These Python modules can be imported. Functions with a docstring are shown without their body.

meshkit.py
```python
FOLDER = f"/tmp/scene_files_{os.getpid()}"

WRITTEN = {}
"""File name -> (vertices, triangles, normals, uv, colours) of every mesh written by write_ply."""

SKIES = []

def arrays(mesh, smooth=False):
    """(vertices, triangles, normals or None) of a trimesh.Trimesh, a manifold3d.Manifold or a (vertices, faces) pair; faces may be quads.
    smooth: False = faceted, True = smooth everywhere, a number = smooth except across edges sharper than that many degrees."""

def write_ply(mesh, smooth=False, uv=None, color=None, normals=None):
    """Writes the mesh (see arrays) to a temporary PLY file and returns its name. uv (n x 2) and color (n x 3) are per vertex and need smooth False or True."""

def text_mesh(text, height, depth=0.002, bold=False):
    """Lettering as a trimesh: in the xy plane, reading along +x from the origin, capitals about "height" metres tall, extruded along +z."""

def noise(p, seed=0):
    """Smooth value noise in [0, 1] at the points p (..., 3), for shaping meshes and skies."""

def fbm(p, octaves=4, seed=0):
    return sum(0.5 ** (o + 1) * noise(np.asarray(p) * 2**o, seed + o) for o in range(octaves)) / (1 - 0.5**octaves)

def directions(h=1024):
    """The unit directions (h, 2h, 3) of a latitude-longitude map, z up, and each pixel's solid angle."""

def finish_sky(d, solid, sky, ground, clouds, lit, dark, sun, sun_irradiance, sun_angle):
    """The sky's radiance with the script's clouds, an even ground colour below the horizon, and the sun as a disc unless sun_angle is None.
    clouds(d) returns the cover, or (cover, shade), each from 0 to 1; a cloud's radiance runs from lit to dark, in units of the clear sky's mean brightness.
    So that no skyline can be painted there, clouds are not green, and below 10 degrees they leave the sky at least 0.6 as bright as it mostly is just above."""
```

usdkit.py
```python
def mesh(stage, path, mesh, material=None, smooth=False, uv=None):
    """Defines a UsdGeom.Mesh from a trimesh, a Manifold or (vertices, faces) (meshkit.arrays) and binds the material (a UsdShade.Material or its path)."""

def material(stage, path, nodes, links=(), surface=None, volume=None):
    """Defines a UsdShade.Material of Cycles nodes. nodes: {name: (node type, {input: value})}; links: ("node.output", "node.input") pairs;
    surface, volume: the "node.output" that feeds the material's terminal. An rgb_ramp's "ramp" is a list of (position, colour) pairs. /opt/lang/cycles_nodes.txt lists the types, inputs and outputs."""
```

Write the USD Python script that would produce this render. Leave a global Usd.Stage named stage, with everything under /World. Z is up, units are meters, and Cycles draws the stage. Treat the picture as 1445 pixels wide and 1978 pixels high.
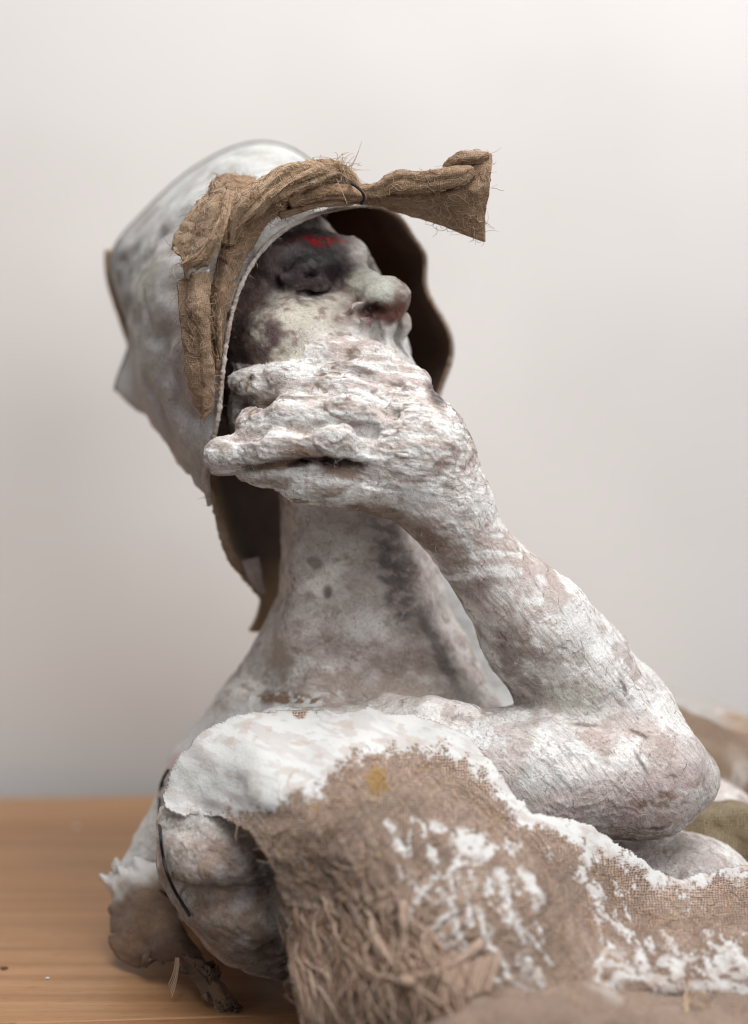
import math, random, os
import numpy as np, trimesh, usdkit
from meshkit import noise, fbm
from scipy.interpolate import RBFInterpolator, CubicSpline
from scipy.spatial import cKDTree
from shapely.geometry import Polygon
from shapely import contains_xy
from pxr import Usd, UsdGeom, UsdLux, UsdShade, Sdf, Gf, Vt

stage = Usd.Stage.CreateInMemory()
UsdGeom.SetStageUpAxis(stage, 'Z'); UsdGeom.SetStageMetersPerUnit(stage, 1.0)
UsdGeom.Xform.Define(stage, '/World'); UsdGeom.Scope.Define(stage, '/World/Looks')

# ------------------------------------------------------------------ camera
PW, PH, FPX = 1445.0, 1978.0, 2520.0
TABLE_Z, CAM_H = 0.75, 0.33
CAM = np.array([0.0, 0.0, TABLE_Z + CAM_H])
FOCAL = 36.0 * FPX / PW
cam = UsdGeom.Camera.Define(stage, '/World/camera')
cam.CreateHorizontalApertureAttr(36.0); cam.CreateVerticalApertureAttr(36.0 * 1024 / 748); cam.CreateFocalLengthAttr(FOCAL)
cam.CreateFStopAttr(FOCAL / 21.0); cam.CreateFocusDistanceAttr(0.862)
cam.CreateExposureAttr(0.0)
cam.CreateClippingRangeAttr(Gf.Vec2f(0.02, 50))
xf = UsdGeom.Xformable(cam); xf.AddTranslateOp().Set(Gf.Vec3d(*CAM)); xf.AddRotateXOp().Set(90.0)

# ------------------------------------------------------------------ light: a wide ceiling light and two far windows
def rect_light(name, pos, target, w, h, inten, col):
    L = UsdLux.RectLight.Define(stage, '/World/' + name)
    L.CreateWidthAttr(w); L.CreateHeightAttr(h); L.CreateIntensityAttr(inten); L.CreateColorAttr(Gf.Vec3f(*col))
    pos, target = np.array(pos, float), np.array(target, float)
    z = pos - target; z /= np.linalg.norm(z)
    up = np.array([0, 0, 1.0]) if abs(z[2]) < 0.95 else np.array([0, 1.0, 0])
    x = np.cross(up, z); x /= np.linalg.norm(x); y = np.cross(z, x)
    m = Gf.Matrix4d(*x, 0, *y, 0, *z, 0, *pos, 1)
    UsdGeom.Xformable(L).AddTransformOp().Set(m)
CEN = np.array([0.0, 0.95, 1.0])
rect_light('ceiling_light', (0.35, 0.25, 2.85), (0.05, 1.0, 1.0), 1.9, 1.5, 6.9, (1.0, 0.985, 0.97))
rect_light('window_light', (2.0, -2.1, 2.1), CEN, 2.2, 1.8, 5.2, (1.0, 0.985, 0.972))
rect_light('far_window_light', (-2.8, -1.2, 1.5), CEN, 1.6, 1.6, 2.2, (1.0, 0.985, 0.965))

# ------------------------------------------------------------------ helpers
def P(px, py, d):
    px, py, d = np.broadcast_arrays(np.asarray(px, float), np.asarray(py, float), np.asarray(d, float))
    return np.stack([CAM[0] + (px - PW / 2) * d / FPX, CAM[1] + d, CAM[2] - (py - PH / 2) * d / FPX], -1)
def pix(v):
    d = v[:, 1] - CAM[1]
    return PW / 2 + (v[:, 0] - CAM[0]) / d * FPX, PH / 2 - (v[:, 2] - CAM[2]) / d * FPX, d
def sstep(a, b, x):
    t = np.clip((x - a) / (b - a), 0, 1); return t * t * (3 - 2 * t)
used = {}
def free(parent, name):
    k = (parent, name); n = used.get(k, 0); used[k] = n + 1
    return f'{parent}/{name}' + (f'_{n:03d}' if n else '')
def keys(prim, label=None, cat=None, group=None, kind=None):
    for k, v in (('label', label), ('category', cat), ('group', group), ('kind', kind)):
        if v: prim.SetCustomDataByKey(k, v)
def thing(name, label, cat, loc=(0, 0, 0)):
    x = UsdGeom.Xform.Define(stage, free('/World', name)); keys(x.GetPrim(), label, cat)
    x.AddTranslateOp().Set(Gf.Vec3d(*map(float, loc))); return x
ORIGIN = {}
def origin(path):
    return np.zeros(3) if path == '/World' else ORIGIN[path]
def part(parent, name, v, f, mat, smooth=True, tone=None, wv=None, zone=None, label=None, kind=None):
    pp = str(parent.GetPath()) if parent is not None else '/World'
    path = free(pp, name)
    o = ORIGIN.get(pp, np.zeros(3)); ORIGIN[path] = o
    m = usdkit.mesh(stage, path, (np.asarray(v) - o, f), mat, smooth=smooth)
    api = UsdGeom.PrimvarsAPI(m)
    if tone is not None: api.CreatePrimvar('tone', Sdf.ValueTypeNames.Color3fArray, 'vertex').Set(Vt.Vec3fArray.FromNumpy(np.asarray(tone, np.float32)))
    if wv is not None: api.CreatePrimvar('wv', Sdf.ValueTypeNames.Color3fArray, 'vertex').Set(Vt.Vec3fArray.FromNumpy(np.asarray(wv, np.float32)))
    if zone is not None: api.CreatePrimvar('zone', Sdf.ValueTypeNames.Color3fArray, 'vertex').Set(Vt.Vec3fArray.FromNumpy(np.asarray(zone, np.float32)))
    keys(m.GetPrim(), label, None, None, kind)
    return m
def curves(parent, name, lines, widths, mat, label=None, kind=None):
    """lines: list of (k,3) arrays; widths: one per line (tapered to the tip)"""
    pp = str(parent.GetPath()); path = free(pp, name); o = ORIGIN.get(pp, np.zeros(3)); ORIGIN[path] = o
    c = UsdGeom.BasisCurves.Define(stage, path)
    c.CreateTypeAttr('linear')
    c.CreatePointsAttr(Vt.Vec3fArray.FromNumpy((np.vstack(lines) - o).astype(np.float32)))
    c.CreateCurveVertexCountsAttr(Vt.IntArray([len(l) for l in lines]))
    w = np.concatenate([np.full(len(l), wd) * np.linspace(1, 0.6, len(l)) for l, wd in zip(lines, widths)])
    c.CreateWidthsAttr(Vt.FloatArray.FromNumpy(w.astype(np.float32))); c.SetWidthsInterpolation('vertex')
    UsdShade.MaterialBindingAPI.Apply(c.GetPrim()).Bind(mat)
    keys(c.GetPrim(), label, None, None, kind)
    return c
def vnormals(v, f):
    n = np.zeros_like(v); c = np.cross(v[f[:, 1]] - v[f[:, 0]], v[f[:, 2]] - v[f[:, 0]])
    for k in range(3): np.add.at(n, f[:, k], c)
    return n / np.maximum(np.linalg.norm(n, axis=1, keepdims=True), 1e-12)
def spl(pts, n, closed=False):
    pts = np.asarray(pts, float)
    t = np.r_[0, np.cumsum(np.linalg.norm(np.diff(pts[:, :2], axis=0), axis=1) ** 0.6 + 1e-6)]
    return CubicSpline(t / t[-1], pts, bc_type='natural')(np.linspace(0, 1, n))
def grid_faces(nu, nv):
    i = np.arange(nu * nv).reshape(nu, nv)
    a, b, c, d = i[:-1, :-1].ravel(), i[1:, :-1].ravel(), i[1:, 1:].ravel(), i[:-1, 1:].ravel()
    return np.vstack([np.c_[a, b, c], np.c_[a, c, d]])
def shell(v, f, th):
    """closed shell: the sheet v,f is the outer face, a copy th behind it the inner, side walls round the border. Returns v, f, inner flag."""
    n = vnormals(v, f); m = len(v)
    e = np.vstack([f[:, [0, 1]], f[:, [1, 2]], f[:, [2, 0]]])
    key = np.sort(e, 1); _, inv, cnt = np.unique(key[:, 0].astype(np.int64) * m + key[:, 1], return_inverse=True, return_counts=True)
    be = e[cnt[inv] == 1]
    w = np.vstack([v, v - n * np.asarray(th).reshape(-1, 1)])
    ff = np.vstack([f, f[:, ::-1] + m, np.c_[be[:, 1], be[:, 0], be[:, 0] + m], np.c_[be[:, 1], be[:, 0] + m, be[:, 1] + m]])
    used_v = np.unique(ff); back = np.full(len(w), -1); back[used_v] = np.arange(len(used_v))
    return w[used_v], back[ff], (used_v >= m), used_v % m
def patch(rows, nu, nv, wr=(0.0015, 90), seed=0, px_rows=True, rough_edge=0.0):
    """smooth sheet through several curves of (px, py, d); returns v (nu*nv), f, uv in metres"""
    R = np.stack([spl(r, nu) for r in rows], 0)                      # k, nu, 3
    t = np.linspace(0, 1, len(rows))
    G = CubicSpline(t, R, axis=0, bc_type='natural')(np.linspace(0, 1, nv)) if len(rows) > 2 else R[0] + (R[1] - R[0]) * np.linspace(0, 1, nv)[:, None, None]
    G = np.transpose(G, (1, 0, 2))                                   # nu, nv
    if rough_edge:
        K = max(4, min(nu, nv) // 7)
        for s_ in (0, -1):
            da = (fbm(np.c_[np.arange(nu) * 0.09, np.zeros(nu) + s_, np.zeros(nu)], 5, seed + 7)[:, None] - .5) * rough_edge
            db = (fbm(np.c_[np.arange(nv) * 0.09, np.zeros(nv) + 9 + s_, np.zeros(nv)], 5, seed + 8)[:, None] - .5) * rough_edge
            for k in range(K):
                w_ = (1 - k / K) ** 1.5; q = k if s_ == 0 else -1 - k
                G[:, q, :2] += da * w_; G[q, :, :2] += db * w_
    V = P(G[..., 0], G[..., 1], G[..., 2])
    du = np.linalg.norm(np.diff(V, axis=0), axis=-1).mean(1); dv = np.linalg.norm(np.diff(V, axis=1), axis=-1).mean(0)
    u = np.r_[0, np.cumsum(du)]; w = np.r_[0, np.cumsum(dv)]
    uv = np.stack(np.broadcast_arrays(u[:, None], w[None], np.zeros((nu, nv))), -1).reshape(-1, 3)
    v, f = V.reshape(-1, 3), grid_faces(nu, nv)
    n = vnormals(v, f)
    if (n * (v - CAM)).sum(1).mean() > 0: f = f[:, ::-1]; n = -n     # faces the viewer's side
    if wr[0]: v = v + n * ((fbm(v * wr[1], 4, seed) - .5) * 2 * wr[0])[:, None]
    return v, f, uv
def tube_px(pts, rad, n=60, k=20, twist=0.0, lobes=3, amp=0.2, wr=(0.001, 150), seed=0, flat=1.0):
    """a soft roll of cloth along pixel/depth points with radii in pixels"""
    C = spl(np.c_[np.asarray(pts, float), np.asarray(rad, float)], n)
    c = P(C[:, 0], C[:, 1], C[:, 2]); r = C[:, 3] * C[:, 2] / FPX
    T = np.gradient(c, axis=0); T /= np.linalg.norm(T, axis=1, keepdims=True)
    a = np.cross(T, [0.0, 1.0, 0.0]); a /= np.linalg.norm(a, axis=1, keepdims=True); b = np.cross(T, a)
    th = np.linspace(0, 2 * np.pi, k, endpoint=False)
    L = np.r_[0, np.cumsum(np.linalg.norm(np.diff(c, axis=0), axis=1))]
    ph = th[None] + twist * L[:, None]
    rr = r[:, None] * (1 + amp * (1.4 * np.abs(np.cos(lobes / 2 * ph + seed + .8 * np.sin(L[:, None] * 60))) - .9) + 0.3 * amp * np.cos((2 * lobes + 1) * ph + 2 * seed))
    v = c[:, None] + rr[..., None] * (np.cos(th)[None, :, None] * a[:, None] + flat * np.sin(th)[None, :, None] * b[:, None])
    i = np.arange(n * k).reshape(n, k); j = np.roll(i, -1, 1)
    f = np.vstack([np.c_[i[:-1].ravel(), i[1:].ravel(), j[1:].ravel()], np.c_[i[:-1].ravel(), j[1:].ravel(), j[:-1].ravel()]])
    v = v.reshape(-1, 3)
    v = np.vstack([v, c[0], c[-1]]); f = np.vstack([f, np.c_[j[0], i[0], np.full(k, n * k)][:, [1, 0, 2]][:, ::-1], np.c_[i[-1], j[-1], np.full(k, n * k + 1)]])
    uv = np.vstack([np.stack(np.broadcast_arrays(L[:, None], th[None] * r.mean(), 0 * L[:, None]), -1).reshape(-1, 3), [0, 0, 0], [L[-1], 0, 0]])
    m = trimesh.Trimesh(v, f, process=False); m.fix_normals(); f = np.array(m.faces)
    v = v + vnormals(v, f) * ((fbm(v * wr[1], 3, seed) - .5) * 2 * wr[0])[:, None]
    return v, f, uv

# ------------------------------------------------------------------ implicit surfaces
class Field:
    def __init__(self): self.ops = []; self.marg = 0.03
    def cone(self, a, ra, b, rb, k=0.01, sub=False):
        a, b = np.asarray(a, float), np.asarray(b, float); r = max(ra, rb)
        self.ops.append(('c', a, ra, b, rb, k, sub, np.minimum(a, b) - r, np.maximum(a, b) + r)); return self
    def chain(self, pts, rad, k=0.01):
        """pixel/depth points with pixel radii"""
        w = [P(*p) for p in pts]; r = [q * p[2] / FPX for p, q in zip(pts, rad)]
        for i in range(len(w) - 1): self.cone(w[i], r[i], w[i + 1], r[i + 1], k if i == 0 else max(k, 0.01))
        return self
    def ell(self, c, rad, M=None, k=0.01, sub=False):
        c = np.asarray(c, float); rad = np.asarray(rad, float); M = np.eye(3) if M is None else np.asarray(M, float)   # rows: axes
        ext = np.sqrt(((M * rad[:, None]) ** 2).sum(0))
        self.ops.append(('e', c, rad, M, None, k, sub, c - ext, c + ext)); return self
    def bounds(self):
        adds = [o for o in self.ops if not o[6]]
        return np.min([o[7] for o in adds], 0) - 0.02, np.max([o[8] for o in adds], 0) + 0.02
    def __call__(self, p, margin=None):
        out = np.full(len(p), 1.0)
        for kind, a, ra, b, rb, k, sub, lo, hi in self.ops:
            if margin is None: s = slice(None); q = p
            else:
                mm = margin + k
                s = np.flatnonzero(((p > lo - mm) & (p < hi + mm)).all(1))
                if len(s) == 0: continue
                q = p[s]
            if kind == 'c':
                ba = b - a; h = np.clip((q - a) @ ba / max(ba @ ba, 1e-12), 0, 1)
                d = np.linalg.norm(q - a - h[:, None] * ba, axis=1) - (ra + (rb - ra) * h)
            else:
                x = (q - a) @ b.T; k0 = np.linalg.norm(x / ra, axis=1); k1 = np.linalg.norm(x / (ra * ra), axis=1)
                d = k0 * (k0 - 1) / np.maximum(k1, 1e-9)
            o = out[s]
            if sub:
                h = np.clip(0.5 - 0.5 * (o + d) / k, 0, 1); out[s] = o + (-d - o) * h + k * h * (1 - h)
            else:
                h = np.clip(0.5 + 0.5 * (o - d) / k, 0, 1); out[s] = o + (d - o) * h - k * h * (1 - h)
        return out
def isosurface(F, h, ratio=6, nc=8):
    lo, hi = F.bounds(); H = h * ratio
    N = np.ceil((hi - lo) / H / nc).astype(int) * nc
    ax = [lo[i] + np.arange(-1, N[i] + 2) * H for i in range(3)]
    C = F(np.stack(np.meshgrid(*ax, indexing='ij'), -1).reshape(-1, 3)).reshape([len(a) for a in ax])
    n = nc * ratio; dims = N * ratio + 4
    E = [(x, y) for x in range(8) for y in range(8) if x < y and bin(x ^ y).count('1') == 1]
    off = np.array([[(c >> 2) & 1, (c >> 1) & 1, c & 1] for c in range(8)])
    ids, pts, quads = [], [], []
    t = (np.arange(-1, n + 1)) / ratio + 1; i0 = np.minimum(np.floor(t).astype(int), nc + 1); fr = t - i0
    Wm = np.zeros((n + 2, nc + 3)); Wm[np.arange(n + 2), i0] = 1 - fr; Wm[np.arange(n + 2), np.minimum(i0 + 1, nc + 2)] += fr
    for ci in np.ndindex(*(N // nc)):
        b = np.array(ci) * nc
        blk = C[b[0]:b[0] + nc + 3, b[1]:b[1] + nc + 3, b[2]:b[2] + nc + 3]
        if np.abs(blk).min() > 1.2 * H and not (blk.min() < 0 < blk.max()): continue
        V = np.einsum('ia,jb,kc,abc->ijk', Wm, Wm, Wm, blk, optimize=True)
        base = b * ratio - 1
        idx = np.argwhere(np.abs(V) < 1.7 * H)
        if len(idx) == 0: continue
        V[tuple(idx.T)] = F(lo + (idx + base) * h, 2.2 * H)
        neg = V < 0
        cs = sum(neg[o[0]:o[0] + n + 1, o[1]:o[1] + n + 1, o[2]:o[2] + n + 1].astype(np.int8) for o in off)
        act = np.argwhere((cs > 0) & (cs < 8))
        if len(act) == 0: continue
        val = np.stack([V[tuple((act + o).T)] for o in off], 1)
        acc = np.zeros((len(act), 3)); cnt = np.zeros(len(act))
        for x, y in E:
            va, vb = val[:, x], val[:, y]; cr = (va < 0) != (vb < 0)
            tt = np.where(cr, va / np.where(cr, va - vb, 1), 0)
            acc += cr[:, None] * (off[x] + tt[:, None] * (off[y] - off[x])); cnt += cr
        g = act + base + 1
        ids.append((g[:, 0] * dims[1] + g[:, 1]) * dims[2] + g[:, 2]); pts.append(lo + (act + base + acc / cnt[:, None]) * h)
        for axn in range(3):
            o = np.zeros(3, int); o[axn] = 1
            A = neg[1:-1, 1:-1, 1:-1]; B = neg[1 + o[0]:n + 1 + o[0], 1 + o[1]:n + 1 + o[1], 1 + o[2]:n + 1 + o[2]]
            e = np.argwhere(A != B)
            if len(e) == 0: continue
            inside = A[tuple(e.T)]; e = e + 1 + base + 1
            u_, w_ = np.zeros(3, int), np.zeros(3, int); u_[(axn + 1) % 3] = 1; w_[(axn + 2) % 3] = 1
            cell = lambda q: (q[:, 0] * dims[1] + q[:, 1]) * dims[2] + q[:, 2]
            Q = np.stack([cell(e - u_ - w_), cell(e - w_), cell(e), cell(e - u_)], 1)
            Q[~inside] = Q[~inside][:, ::-1]; quads.append(Q)
    ids, pts, Q = np.concatenate(ids), np.vstack(pts), np.vstack(quads)
    uid, first = np.unique(ids, return_index=True)
    Q = np.searchsorted(uid, Q)
    return pts[first], np.vstack([Q[:, [0, 1, 2]], Q[:, [0, 2, 3]]])

# ------------------------------------------------------------------ materials
def mat(name, nodes, links, surface='p.BSDF'):
    return usdkit.material(stage, '/World/Looks/' + name, nodes, links, surface=surface)
AX_ARM, AX_HAND = np.array([.6, 0, -.8]), np.array([.98, -.05, -.17])
def axes_of(ax):
    a = np.asarray(ax) / np.linalg.norm(ax); b = np.cross(a, [0, 1, 0]); b /= np.linalg.norm(b); return a, b, np.cross(a, b)
def plaster(name, bump=1.0, crack=0.5):
    sn, sl = {'z': ('attribute', {'attribute': 'zone'}), 'zs': ('separate_xyz', {}), 'sn': ('noise_texture', {'scale': 22.0, 'detail': 2.0}), 'sv': ('vector_math', {'math_type': 'multiply_add', 'vector2': (0.016, 0.016, 0.016)})}, [('z.vector', 'zs.vector'), ('g.position', 'sn.vector'), ('sn.color', 'sv.vector1'), ('g.position', 'sv.vector3')]
    for q, ax, al, ac in (('a', AX_ARM, 38.0, 430.0), ('h', AX_HAND, 40.0, 430.0)):
        for i, (vec, k) in enumerate(zip(axes_of(ax), (al, ac, ac))):
            sn[f'{q}d{i}'] = ('vector_math', {'math_type': 'dot_product', 'vector2': tuple(vec * k)}); sl += [('sv.vector', f'{q}d{i}.vector1'), (f'{q}d{i}.value', f'{q}c.' + 'xyz'[i])]
        sn[q + 'c'] = ('combine_xyz', {}); sn[q + 'n'] = ('noise_texture', {'scale': 1.0, 'detail': 3.0, 'roughness': 0.6}); sl += [(q + 'c.vector', q + 'n.vector')]
        sn[q + 'm'] = ('math', {'math_type': 'multiply'}); sl += [(q + 'n.fac', q + 'm.value1'), ('zs.' + ('x' if q == 'h' else 'y'), q + 'm.value2')]
        sn[q + 'k'] = ('map_range', {'from_min': 0.36, 'from_max': 0.47, 'to_min': 0.6, 'to_max': 0.0, 'clamp': True}); sl += [(q + 'n.fac', q + 'k.value')]
        sn[q + 'f'] = ('math', {'math_type': 'multiply'}); sl += [(q + 'k.result', q + 'f.value1'), ('zs.' + ('x' if q == 'h' else 'y'), q + 'f.value2')]
        sn[q + 'x'] = ('mix_color', {'b': (0.43, 0.35, 0.33)}); sl += [(q + 'f.value', q + 'x.fac')]
    sn['hs'] = ('math', {'math_type': 'add'}); sn['hss'] = ('math', {'math_type': 'multiply_add', 'value2': 1.1})
    sl += [('am.value', 'hs.value1'), ('hm.value', 'hs.value2'), ('hs.value', 'hss.value1'), ('t.color', 'ax.a'), ('ax.result', 'hx.a'), ('hx.result', 'c1.a'), ('h2.value', 'hss.value3'), ('hss.value', 'b.height')]
    return mat(name, {**sn,
        'g': ('geometry', {}), 't': ('attribute', {'attribute': 'tone'}),
        'dn': ('noise_texture', {'scale': 90.0, 'detail': 3.0, 'roughness': 0.6}),
        'dv': ('vector_math', {'math_type': 'multiply_add', 'vector2': (0.012, 0.012, 0.012)}),
        'vo': ('voronoi_texture', {'feature': 'distance_to_edge', 'scale': 95.0}),
        'cr': ('map_range', {'from_min': 0.0, 'from_max': 0.045, 'to_min': 1.0, 'to_max': 0.0, 'clamp': True}),
        'cm': ('noise_texture', {'scale': 38.0, 'detail': 3.0}),
        'cmr': ('map_range', {'from_min': 0.50, 'from_max': 0.60, 'to_min': 0.0, 'to_max': crack * 1.6, 'clamp': True}),
        'cf': ('math', {'math_type': 'multiply'}),
        'n1': ('noise_texture', {'scale': 560.0, 'detail': 5.0, 'roughness': 0.7, 'distortion': 1.2}),
        'n1r': ('map_range', {'from_min': 0.36, 'from_max': 0.62, 'to_min': 0.72, 'to_max': 1.08, 'clamp': True}),
        'n2': ('noise_texture', {'scale': 190.0, 'detail': 4.0, 'roughness': 0.65, 'distortion': 2.0}),
        'sp': ('map_range', {'from_min': 0.61, 'from_max': 0.67, 'to_min': 0.0, 'to_max': 0.65, 'clamp': True}),
        'c1': ('mix_color', {'blend_type': 'multiply', 'fac': 1.0}),
        'c2': ('mix_color', {'b': (0.20, 0.135, 0.10)}),
        'c3': ('mix_color', {'b': (0.16, 0.11, 0.085)}),
        'h1': ('math', {'math_type': 'multiply_add', 'value2': 0.9}),
        'h2': ('math', {'math_type': 'multiply_add', 'value2': -0.9}),
        'b': ('bump', {'strength': 0.7 * bump, 'distance': 0.0010}),
        'p': ('principled_bsdf', {'roughness': 0.72, 'specular_ior_level': 0.28}),
    }, [('g.position', 'dn.vector'), ('dn.color', 'dv.vector1'), ('g.position', 'dv.vector3'), ('dv.vector', 'vo.vector'), ('vo.distance', 'cr.value'),
        ('g.position', 'cm.vector'), ('cm.fac', 'cmr.value'), ('cr.result', 'cf.value1'), ('cmr.result', 'cf.value2'),
        ('g.position', 'n1.vector'), ('n1.fac', 'n1r.value'), ('g.position', 'n2.vector'), ('n2.fac', 'sp.value'),
        ('n1r.result', 'c1.b'), ('c1.result', 'c2.a'), ('sp.result', 'c2.fac'), ('c2.result', 'c3.a'), ('cf.value', 'c3.fac'), ('c3.result', 'p.base_color'),
        ('n1.fac', 'h1.value1'), ('n2.fac', 'h1.value3'), ('cf.value', 'h2.value1'), ('h1.value', 'h2.value3'), ('b.normal', 'p.normal')] + sl)
def burlap(name, pitch=0.0017, weave=1.0, contrast=0.55):
    s = 0.314 / pitch
    return mat(name, {
        'g': ('geometry', {}), 't': ('attribute', {'attribute': 'tone'}), 'w': ('attribute', {'attribute': 'wv'}), 'xyz': ('separate_xyz', {}), 'wf': ('vector_math', {'math_type': 'multiply', 'vector2': (1.0, 1.0, 0.0)}),
        'dn': ('noise_texture', {'scale': 120.0, 'detail': 3.0, 'roughness': 0.6}),
        'dv': ('vector_math', {'math_type': 'multiply_add', 'vector2': (0.0045, 0.0045, 0.0)}),
        'wx': ('wave_texture', {'bands_direction': 'x', 'scale': s, 'distortion': 1.2, 'detail': 1.0, 'detail_scale': 0.6}),
        'wy': ('wave_texture', {'bands_direction': 'y', 'scale': s, 'distortion': 1.2, 'detail': 1.0, 'detail_scale': 0.6}),
        'mx': ('math', {'math_type': 'maximum'}),
        'n1': ('noise_texture', {'scale': 500.0, 'detail': 4.0, 'roughness': 0.7}),
        'n2': ('noise_texture', {'scale': 22.0, 'detail': 4.0, 'roughness': 0.6}),
        'k': ('map_range', {'from_min': 0.35, 'from_max': 1.0, 'to_min': 1.0 - contrast, 'to_max': 1.12, 'clamp': True}),
        'k2': ('map_range', {'from_min': 0.3, 'from_max': 0.7, 'to_min': 0.75, 'to_max': 1.2, 'clamp': True}),
        'k3': ('map_range', {'from_min': 0.3, 'from_max': 0.7, 'to_min': 0.8, 'to_max': 1.18, 'clamp': True}),
        'kk': ('math', {'math_type': 'multiply'}), 'kkk': ('math', {'math_type': 'multiply'}),
        'c': ('mix_color', {'blend_type': 'multiply', 'fac': 1.0}), 'pf': ('math', {'math_type': 'multiply', 'value2': 1.0}), 'iv': ('math', {'math_type': 'subtract', 'value1': 1.0}), 'wz': ('math', {'math_type': 'multiply'}),
        'c2': ('mix_color', {}),
        'h': ('math', {'math_type': 'multiply_add', 'value2': 0.6}),
        'b': ('bump', {'strength': 0.8 * weave, 'distance': 0.0012}),
        'p': ('principled_bsdf', {'roughness': 0.95, 'specular_ior_level': 0.1, 'sheen_weight': 0.15, 'sheen_roughness': 0.6}),
    }, [('w.vector', 'wf.vector1'), ('wf.vector', 'dn.vector'), ('dn.color', 'dv.vector1'), ('wf.vector', 'dv.vector3'), ('dv.vector', 'wx.vector'), ('dv.vector', 'wy.vector'),
        ('wx.fac', 'mx.value1'), ('wy.fac', 'mx.value2'), ('mx.value', 'k.value'), ('g.position', 'n1.vector'), ('n1.fac', 'k2.value'), ('g.position', 'n2.vector'), ('n2.fac', 'k3.value'),
        ('k.result', 'kk.value1'), ('k2.result', 'kk.value2'), ('kk.value', 'kkk.value1'), ('k3.result', 'kkk.value2'),
        ('t.color', 'c.a'), ('kkk.value', 'c.b'), ('w.vector', 'xyz.vector'), ('xyz.z', 'pf.value1'), ('c.result', 'c2.a'), ('t.color', 'c2.b'), ('pf.value', 'c2.fac'), ('c2.result', 'p.base_color'),
        ('xyz.z', 'iv.value2'), ('iv.value', 'wz.value1'), ('mx.value', 'wz.value2'), ('n1.fac', 'h.value1'), ('wz.value', 'h.value3'), ('h.value', 'b.height'), ('b.normal', 'p.normal')])
def plain(name, col, rough=0.9, spec=0.15):
    return mat(name, {'p': ('principled_bsdf', {'base_color': col, 'roughness': rough, 'specular_ior_level': spec})}, [])
M_body = plaster('painted_plaster', 1.0, .2)
M_hood = plaster('painted_hood', 0.55, 0.2)
M_burlap = burlap('burlap'); M_felt = burlap('fuzzy_burlap', 0.0013, 0.45, 0.22)
M_fib = [plain('fibre_' + n, c) for n, c in (('tan', (0.40, 0.27, 0.17)), ('pale', (0.55, 0.42, 0.30)), ('brown', (0.22, 0.135, 0.08)))]
M_fray = [plain('fray_' + n, c) for n, c in (('tan', (0.42, 0.295, 0.225)), ('pale', (0.53, 0.40, 0.315)), ('brown', (0.27, 0.175, 0.125)))]
M_hair = [plain('hair_white', (0.74, 0.72, 0.71)), plain('hair_brown', (0.24, 0.16, 0.11))]
M_cord = plain('black_cord', (0.02, 0.02, 0.022), 0.6, 0.3)
M_wall = mat('wall_paint', {
    'g': ('geometry', {}), 'n': ('noise_texture', {'scale': 2.3, 'detail': 3.0, 'roughness': 0.5}), 'r': ('rgb_ramp', {'ramp': [(0.3, (0.635, 0.612, 0.600)), (0.5, (0.675, 0.653, 0.641)), (0.7, (0.685, 0.669, 0.660))]}),
    'n2': ('noise_texture', {'scale': 160.0, 'detail': 3.0}), 'b': ('bump', {'strength': 0.15, 'distance': 0.001}),
    'p': ('principled_bsdf', {'roughness': 0.85, 'specular_ior_level': 0.2})},
    [('g.position', 'n.vector'), ('n.fac', 'r.fac'), ('r.color', 'p.base_color'), ('g.position', 'n2.vector'), ('n2.fac', 'b.height'), ('b.normal', 'p.normal')])
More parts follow.
